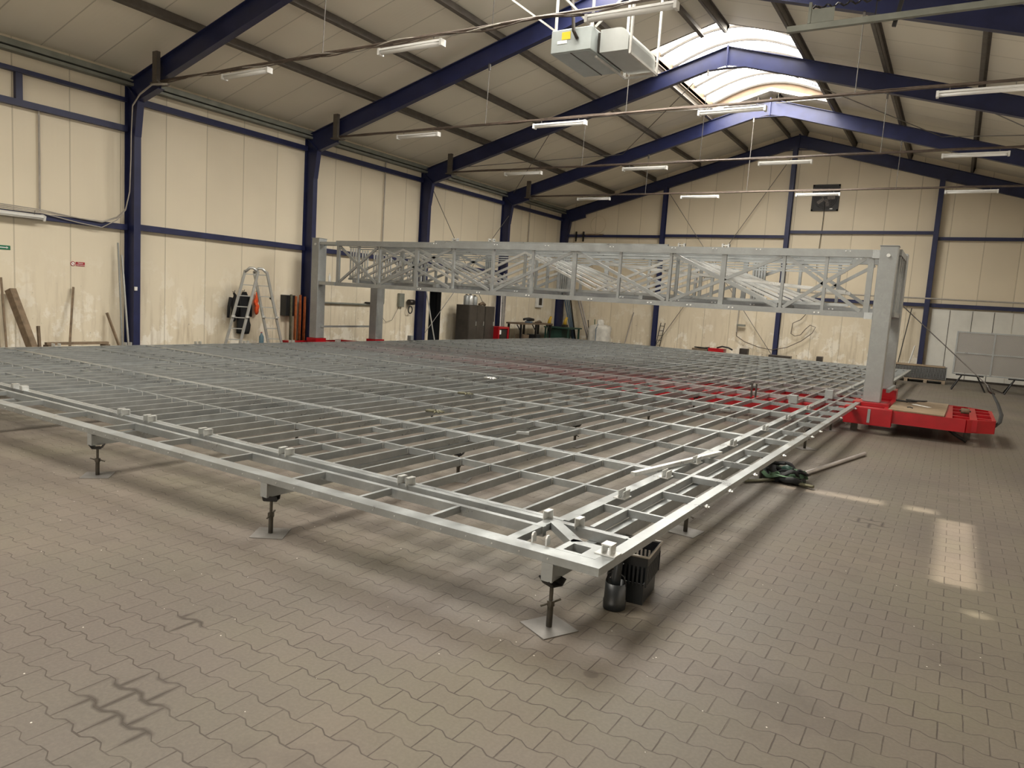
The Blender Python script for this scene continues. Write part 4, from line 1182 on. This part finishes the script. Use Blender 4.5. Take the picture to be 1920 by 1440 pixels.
# lockers
for k, (ya, yb, zt, lab) in enumerate(((11.75, 12.75, 1.62, 'wide dark steel cabinet by the doorway, left of the pair'), (12.78, 13.4, 1.6, 'narrow dark steel cabinet, right of the pair'))):
    t = thing('steel_cabinet', lab, 'cabinet', (.75, (ya + yb) / 2, 0), 0, 'steel cabinets')
    h = (yb - ya) / 2
    MB().box(-.3, .25, -h, h, .14, zt - .1).build('body', 'locker_steel', t, bevel=.008)
    for s_ in ((-1, 1) if k == 0 else (0,)):
        a, b_ = (-h + .02, -.005) if s_ == -1 else ((.005, h - .02) if s_ == 1 else (-h + .02, h - .02))
        dd = MB().box(.251, .262, a, b_, .17, zt - .13).build('door', 'locker_steel', t)
        MB().box(.263, .28, b_ - .06, b_ - .04, .8, .95).build('handle', 'zinc_bright', dd)
    for xx in (-.27, .22):
        for yy in (-h + .03, h - .03):
            MB().box(xx - .02, xx + .02, yy - .02, yy + .02, 0, .14).build('leg', 'locker_steel', t)
for q, (yy, ww, hh, mat) in enumerate(((11.98, .1, .34, 'galvanised_dull'), (12.22, .11, .36, 'zinc_bright'), (12.5, .1, .32, 'galvanised_dull'))):
    t = thing('metal_canister', ['left', 'middle', 'right'][q] + ' of three metal canisters on the wide dark cabinet', 'canister', (.7, yy, 1.522), 0, 'canisters on the cabinet')
    MB().lathe([(ww * .95, 0), (ww, .01), (ww, hh - .04), (ww * .6, hh)], (0, 0, 0), 14).build('body', mat, t, smooth=True)
    MB().lathe([(ww * .4, hh), (ww * .4, hh + .03)], (0, 0, 0), 10).build('lid', 'dark_steel', t)
tag(MB().path([(.7, 12.8, 1.55), (.72, 13.0, 1.60), (.7, 13.2, 1.55)], [.05, .07, .04], 8).build('rag_pile', 'wood_dark', smooth=True), 'brown rags lying on the narrow dark cabinet', 'rags')
t = thing('welding_machine', 'red framed welding machine standing right of the dark cabinets', 'welder', (1.0, 13.75, 0))
MB().box(-.2, .2, -.28, .28, .12, .68).build('body', 'black_plastic', t)
mb = MB()
for y in (-.33, .33):
    mb.box(-.22, .24, y - .035, y + .035, .08, .78)
mb.box(-.22, .24, -.33, .33, .70, .78).box(-.22, .24, -.33, .33, .08, .16)
mb.build('frame', 'red_paint', t, bevel=.01)
MB().box(.201, .206, -.2, .2, .2, .6).build('grille', 'dark_steel', t)
MB().box(.207, .21, -.26, -.14, .5, .66).build('label_plate', 'paper', t)
# workbench with vice
t = thing('workbench', 'steel workbench along the left wall with a vice on it', 'workbench', (.7, 16.6, 0))
MB().box(-.35, .35, -1.3, 1.3, .86, .92).build('top', 'wood_dark', t)
for y in (-1.2, 0, 1.2):
    MB().box(.25, .32, y - .03, y + .03, 0, .86).build('leg', 'black_metal', t); MB().box(-.32, -.25, y - .03, y + .03, 0, .86).build('leg', 'black_metal', t)
    MB().beam((.28, y - .02, .62), (.28, y - .3, .85), .03, .03).build('brace', 'black_metal', t)
t = thing('bench_vice', 'dark blue bench vice clamped on the workbench', 'vice', (.8, 16.3, .921))
MB().box(-.12, .12, -.1, .1, 0, .06).build('base', 'blue_profile', t)
MB().path([(-.1, -.25, .13), (.0, 0, .14), (.1, .22, .13)], [.05, .08, .05], 10).build('jaw_body', 'black_metal', t, smooth=True)
MB().path([(.0, -.4, .08), (.0, -.22, .1)], .015, 8).build('screw', 'zinc_bright', t)
tag(MB().path([(.8, 16.85, .95), (.85, 17.1, .99), (.8, 17.35, .95)], [.03, .05, .03], 8).build('hand_tool', 'wood_dark', smooth=True), 'brown hand tool lying on the workbench right of the vice', 'tool')
for q, (y, s_, lab) in enumerate(((15.8, .42, 'brown box under the left part of the workbench'), (16.75, .4, 'black box under the right part of the workbench'))):
    tag(MB().box(.5, .9, y, y + s_, 0, .45).build('storage_box', 'wood_dark' if q == 0 else 'black_plastic', bevel=.01), lab, 'box', 'boxes under the workbench')
t = thing('green_table', 'dark green table in the back left corner holding yellow machines', 'table', (.9, 18.9, 0))
MB().box(-.5, .75, -.6, .6, .72, .77).build('top', 'green_paint', t)
for x, y in ((-.45, -.5), (.65, -.5), (-.45, .5), (.65, .5)):
    MB().box(x - .03, x + .03, y - .03, y + .03, 0, .72).build('leg', 'green_paint', t)
MB().box(-.4, .3, -.45, .45, .02, .7).build('cupboard', 'green_paint', t)
for q, (x, y, lab) in enumerate(((.55, 18.5, 'yellow machine on the green table, left of the pair'), (.95, 19.2, 'yellow machine on the green table, right of the pair'))):
    t = thing('yellow_machine', lab, 'machine', (x, y, .771), 0, 'yellow machines')
    MB().box(-.1, .1, -.12, .12, 0, .1).build('base', 'dark_steel', t)
    MB().path([(0, 0, .1), (.0, .02, .25), (.08, .0, .42)], [.09, .07, .05], 10).build('body', 'yellow_paint', t, smooth=True)
t = thing('notice_box', 'pale framed box with dark window on the wall above the workbench end', 'box', (.01, 18.35, 1.85))
MB().box(0, .12, -.25, .25, -.3, .3).build('case', 'lamp_white', t, bevel=.01)
MB().box(.121, .125, -.13, .13, -.2, .2).build('dark_window', 'dark_steel', t)
for q in range(4):
    lean('long_profile', (1.25 + .05 * q, 19.55, .0), (.45 + .05 * q, 19.80, 2.3 + .25 * q), .05, .04, 'blue_profile' if q != 3 else 'black_metal',
         ['leftmost', 'second', 'third', 'rightmost'][q] + ' blue-grey profile leaning in the back left corner', 'profile', 'profiles in the corner')
# back wall items
for q in range(2):
    lean('long_tube', (2.05 + .1 * q, 19.55, 0), (.95 + .12 * q, 20.0, 2.45), .05, .05, 'tube_grey', ['left', 'right'][q] + ' of two pale tubes leaning left of the white bag', 'tube', 'tubes by the bag')
t = thing('bulk_bag', 'bulging white woven bulk bag tied with blue cord by the back wall', 'bag', (2.58, 19.35, 0))
rnd = random.Random(5); mb = MB(); i0 = 0
prof = [(.40, 0), (.45, .05), (.47, .3), (.46, .6), (.47, .82), (.42, .93), (.26, .98), (.13, 1.01), (.15, 1.09), (.13, 1.18), (.04, 1.21)]
nn = 28
for k, (r_, z_) in enumerate(prof):
    for j in range(nn):
        a = 2 * PI * j / nn; q = r_ * (1 + .06 * math.sin(3 * a + k) + rnd.uniform(-.03, .03)); sq = 1 / max(abs(math.cos(a)), abs(math.sin(a))) ** .4
        mb.v.append((q * sq * math.cos(a), q * sq * math.sin(a) * .85, z_))
for k in range(len(prof) - 1):
    for j in range(nn):
        mb.f.append((k * nn + j, k * nn + (j + 1) % nn, (k + 1) * nn + (j + 1) % nn, (k + 1) * nn + j))
mb.f.append(tuple(reversed(range(nn)))); mb.f.append(tuple((len(prof) - 1) * nn + j for j in range(nn)))
mb.build('body', 'white_bag', t, smooth=True)
MB().path([(.05, -.50, .0), (.05, -.52, .4), (.03, -.48, .8), (.0, -.25, 1.0)], .018, 6).build('blue_cord', 'blue_profile', t, smooth=True)
MB().path([(-.2, -.15, .95), (-.22, -.12, 1.2)], .02, 6).build('green_tie', 'green_strap', t)
MB().beam((-.55, .1, .5), (-.62, .05, 1.15), .03, .03).build('stake', 'dark_steel', t)
lean('broom_stick', (3.55, 19.7, 0), (3.75, 20.08, 1.6), .03, .03, 'tube_grey', 'thin pale stick leaning on the back wall right of the white bag', 'stick', None)
t = thing('step_ladder', 'small black ladder leaning beside the left gable post', 'ladder', (5.02, 19.75, 0))
for s_ in (-.09, .09):
    MB().beam((s_, 0, 0), (s_ + .12, .2, 1.25), .02, .03).build('stile', 'black_metal', t)
for k in range(6):
    z = .12 + k * .2
    MB().beam((-.09 + .0096 * z * 10, .16 * z, z), (.09 + .0096 * z * 10, .16 * z, z), .02, .02).build('rung', 'black_metal', t)
t = thing('sealed_wall_ring', 'faint sealed round opening on the back wall near the left corner', 'cover', (1.75, 20.13, 5.3))
MB().path([(.36 * math.cos(a * PI / 16), 0, .36 * math.sin(a * PI / 16)) for a in range(33)], .012, 6).build('ring', 'wall_panel_end', t, smooth=True)
MB().box(-.5, .3, -.15, .0, -.47, -.42).build('shelf', 'wood_plank', t)
for x in (.75, 1.1):
    tag(MB().box(x, x + .06, 19.98, 20.04, 4.55, 4.98).build('rail_bracket', 'black_metal'), 'small black bracket on the back wall rail, %s of the pair' % ('left' if x < 1 else 'right'), 'bracket', 'rail brackets')
t = thing('exhaust_fan', 'square black exhaust fan set high in the back wall', 'fan', (10.9, 20.14, 6.28))
mb = MB().box(-.47, .47, -.05, -.005, .42, .48).box(-.47, .47, -.05, -.005, -.48, -.42).box(-.47, -.41, -.05, -.005, -.48, .48).box(.41, .47, -.05, -.005, -.48, .48).box(-.41, .41, -.03, -.005, -.42, .42)
mb.build('frame', 'black_metal', t)
mb = MB()
for k in range(7):
    mb.path([((.06 + .055 * k) * math.cos(a * PI / 12), -.045, (.06 + .055 * k) * math.sin(a * PI / 12)) for a in range(25)], .004, 4)
mb.build('guard', 'dark_steel', t)
for k in range(5):
    a = k * 2 * PI / 5
    MB().beam((.05 * math.cos(a), -.036, .05 * math.sin(a)), (.33 * math.cos(a), -.036, .33 * math.sin(a)), .12, .006, up=(0, 1, 0)).build('blade', 'dark_steel', t)
MB().box(.18, .28, -.052, -.05, -.42, -.39).build('maker_plate', 'paper', t)
MB().path([(0, -.06, -.15), (.0, -.06, -1.0), (-.04, -.04, -2.0), (-.05, -.03, -2.6)], .010, 5).build('cable', 'rubber', t, smooth=True)
# red tool box and things behind the frame
t = thing('red_tool_case', 'red tool case with black tools behind the far edge of the frame', 'tool case', (7.75, 19.0, 0))
MB().box(-.3, .3, -.2, .2, .0, .40).build('case', 'red_paint', t, bevel=.02)
MB().box(-.3, .3, -.2, .2, .401, .44).build('lid', 'red_paint', t, bevel=.01)
MB().path([(-.9, 0, .42), (-.5, .0, .40), (-.3, 0, .44)], [.02, .04, .03], 8).build('nozzle', 'black_metal', t, smooth=True)
MB().path([(.0, -.05, .46), (.2, -.05, .53), (.45, -.05, .5), (.6, -.05, .43)], .05, 8, flat=.6).build('handle', 'black_plastic', t, smooth=True)
tag(MB().box(-.95 + 7.75, -.35 + 7.75, 18.85, 19.1, 0, .38).build('low_stand', 'wood_dark'), 'low stand beneath the nozzle of the red tool case', 'stand')
for x0, x1, z, lab in ((8.5, 8.8, .5, 'grey board behind the frame right of the red tool case'), (9.6, 10.4, .36, 'low dark box behind the frame at the ridge gable post'), (11.3, 11.5, .45, 'small dark lump behind the frame, right of the ridge post')):
    tag(MB().box(x0, x1, 19.4, 19.7, 0, z).build('storage_box', 'dark_steel', bevel=.01), lab, 'box', 'boxes at the back wall')
# stack of gratings on pallet
t = thing('grating_stack', 'long stack of metal gratings on a pallet at the right rear', 'grating stack', (0, 0, 0))
mb = MB()
for k in range(9):
    mb.box(13.9, 15.45, 17.6, 18.7, .13 + k * .042, .13 + k * .042 + .03)
mb.build('sheets', 'dark_steel', t)
mb = MB()
for i in range(38):
    x = 13.92 + i * .041
    mb.box(x, x + .012, 17.585, 17.6, .13, .50)
for i in range(24):
    y = 17.62 + i * .045
    mb.box(15.45, 15.46, y, y + .012, .13, .50)
mb.build('slot_bars', 'galvanised', t)['kind'] = 'stuff'
tag(MB().box(13.95, 15.4, 17.62, 18.65, .512, .53).build('cover_board', 'plywood'), 'flat board covering the stack of gratings', 'board')
t = thing('wooden_pallet', 'wooden pallet under the stack of gratings', 'pallet', (14.9, 18.1, 0))
for x in (-.55, 0, .5):
    MB().box(x - .05, x + .05, -.6, .5, 0, .09).build('bearer', 'pallet_wood', t)
for k in range(5):
    y = -.6 + k * .25
    MB().box(-.62, .55, y, y + .1, .09, .115).build('board', 'pallet_wood', t)
# diamond plate doors on trestles
t = thing('tread_plate_panels', 'large framed tread plate panel standing upright on trestles at right', 'panel', (0, 16, 0))
MB().box(15.62, 18.4, -.01, .01, .5, 1.68).build('plate', 'diamond_plate', t)
mb = MB()
for x in (15.62, 16.55, 17.5, 18.4):
    mb.box(x - .02, x + .02, -.03, .03, .46, 1.72)
for z in (.47, 1.09, 1.70):
    mb.box(15.6, 18.42, -.028, .028, z - .018, z + .018)
mb.build('frame', 'galvanised', t)
for x, lab in ((16.05, 'black steel trestle under the tread plate panel, left one'), (17.35, 'black steel trestle under the tread plate panel, at the photo edge')):
    t = thing('trestle', lab, 'trestle', (x, 16.0, 0), 0, 'trestles')
    MB().box(-.35, .35, -.03, .03, .42, .458).build('top_bar', 'black_metal', t)
    for sx in (-1, 1):
        for sy in (-1, 1):
            MB().beam((sx * .2, 0, .42), (sx * .42, sy * .28, 0), .03, .03).build('leg', 'black_metal', t)
tag(MB().path([(17.45, 15.6, .12), (17.6, 15.6, .2), (17.8, 15.6, .15)], [.1, .18, .1], 10).build('machine_under_panel', 'dark_steel', smooth=True), 'dark green-grey lump under the trestle at the photo edge', 'machine')
# things near the right gable post
lean('steel_pole', (13.9, 19.6, 0), (14.15, 20.0, 2.4), .03, .03, 'black_metal', 'dark pole leaning left of the right gable post', 'pole', 'poles at the right gable post')
lean('steel_pole', (14.2, 19.5, 0), (14.4, 19.8, 1.1), .03, .03, 'lamp_white', 'white curved tube leaning at the foot of the right gable post', 'pole', 'poles at the right gable post')
for x, y, lab in ((14.7, 8.3, 'flat dark steel piece on the floor behind the gantry posts'),):
    tag(MB().box(x, x + .5, y, y + .25, 0, .05).build('steel_flat', 'dark_steel', bevel=.005), lab, 'steel piece')
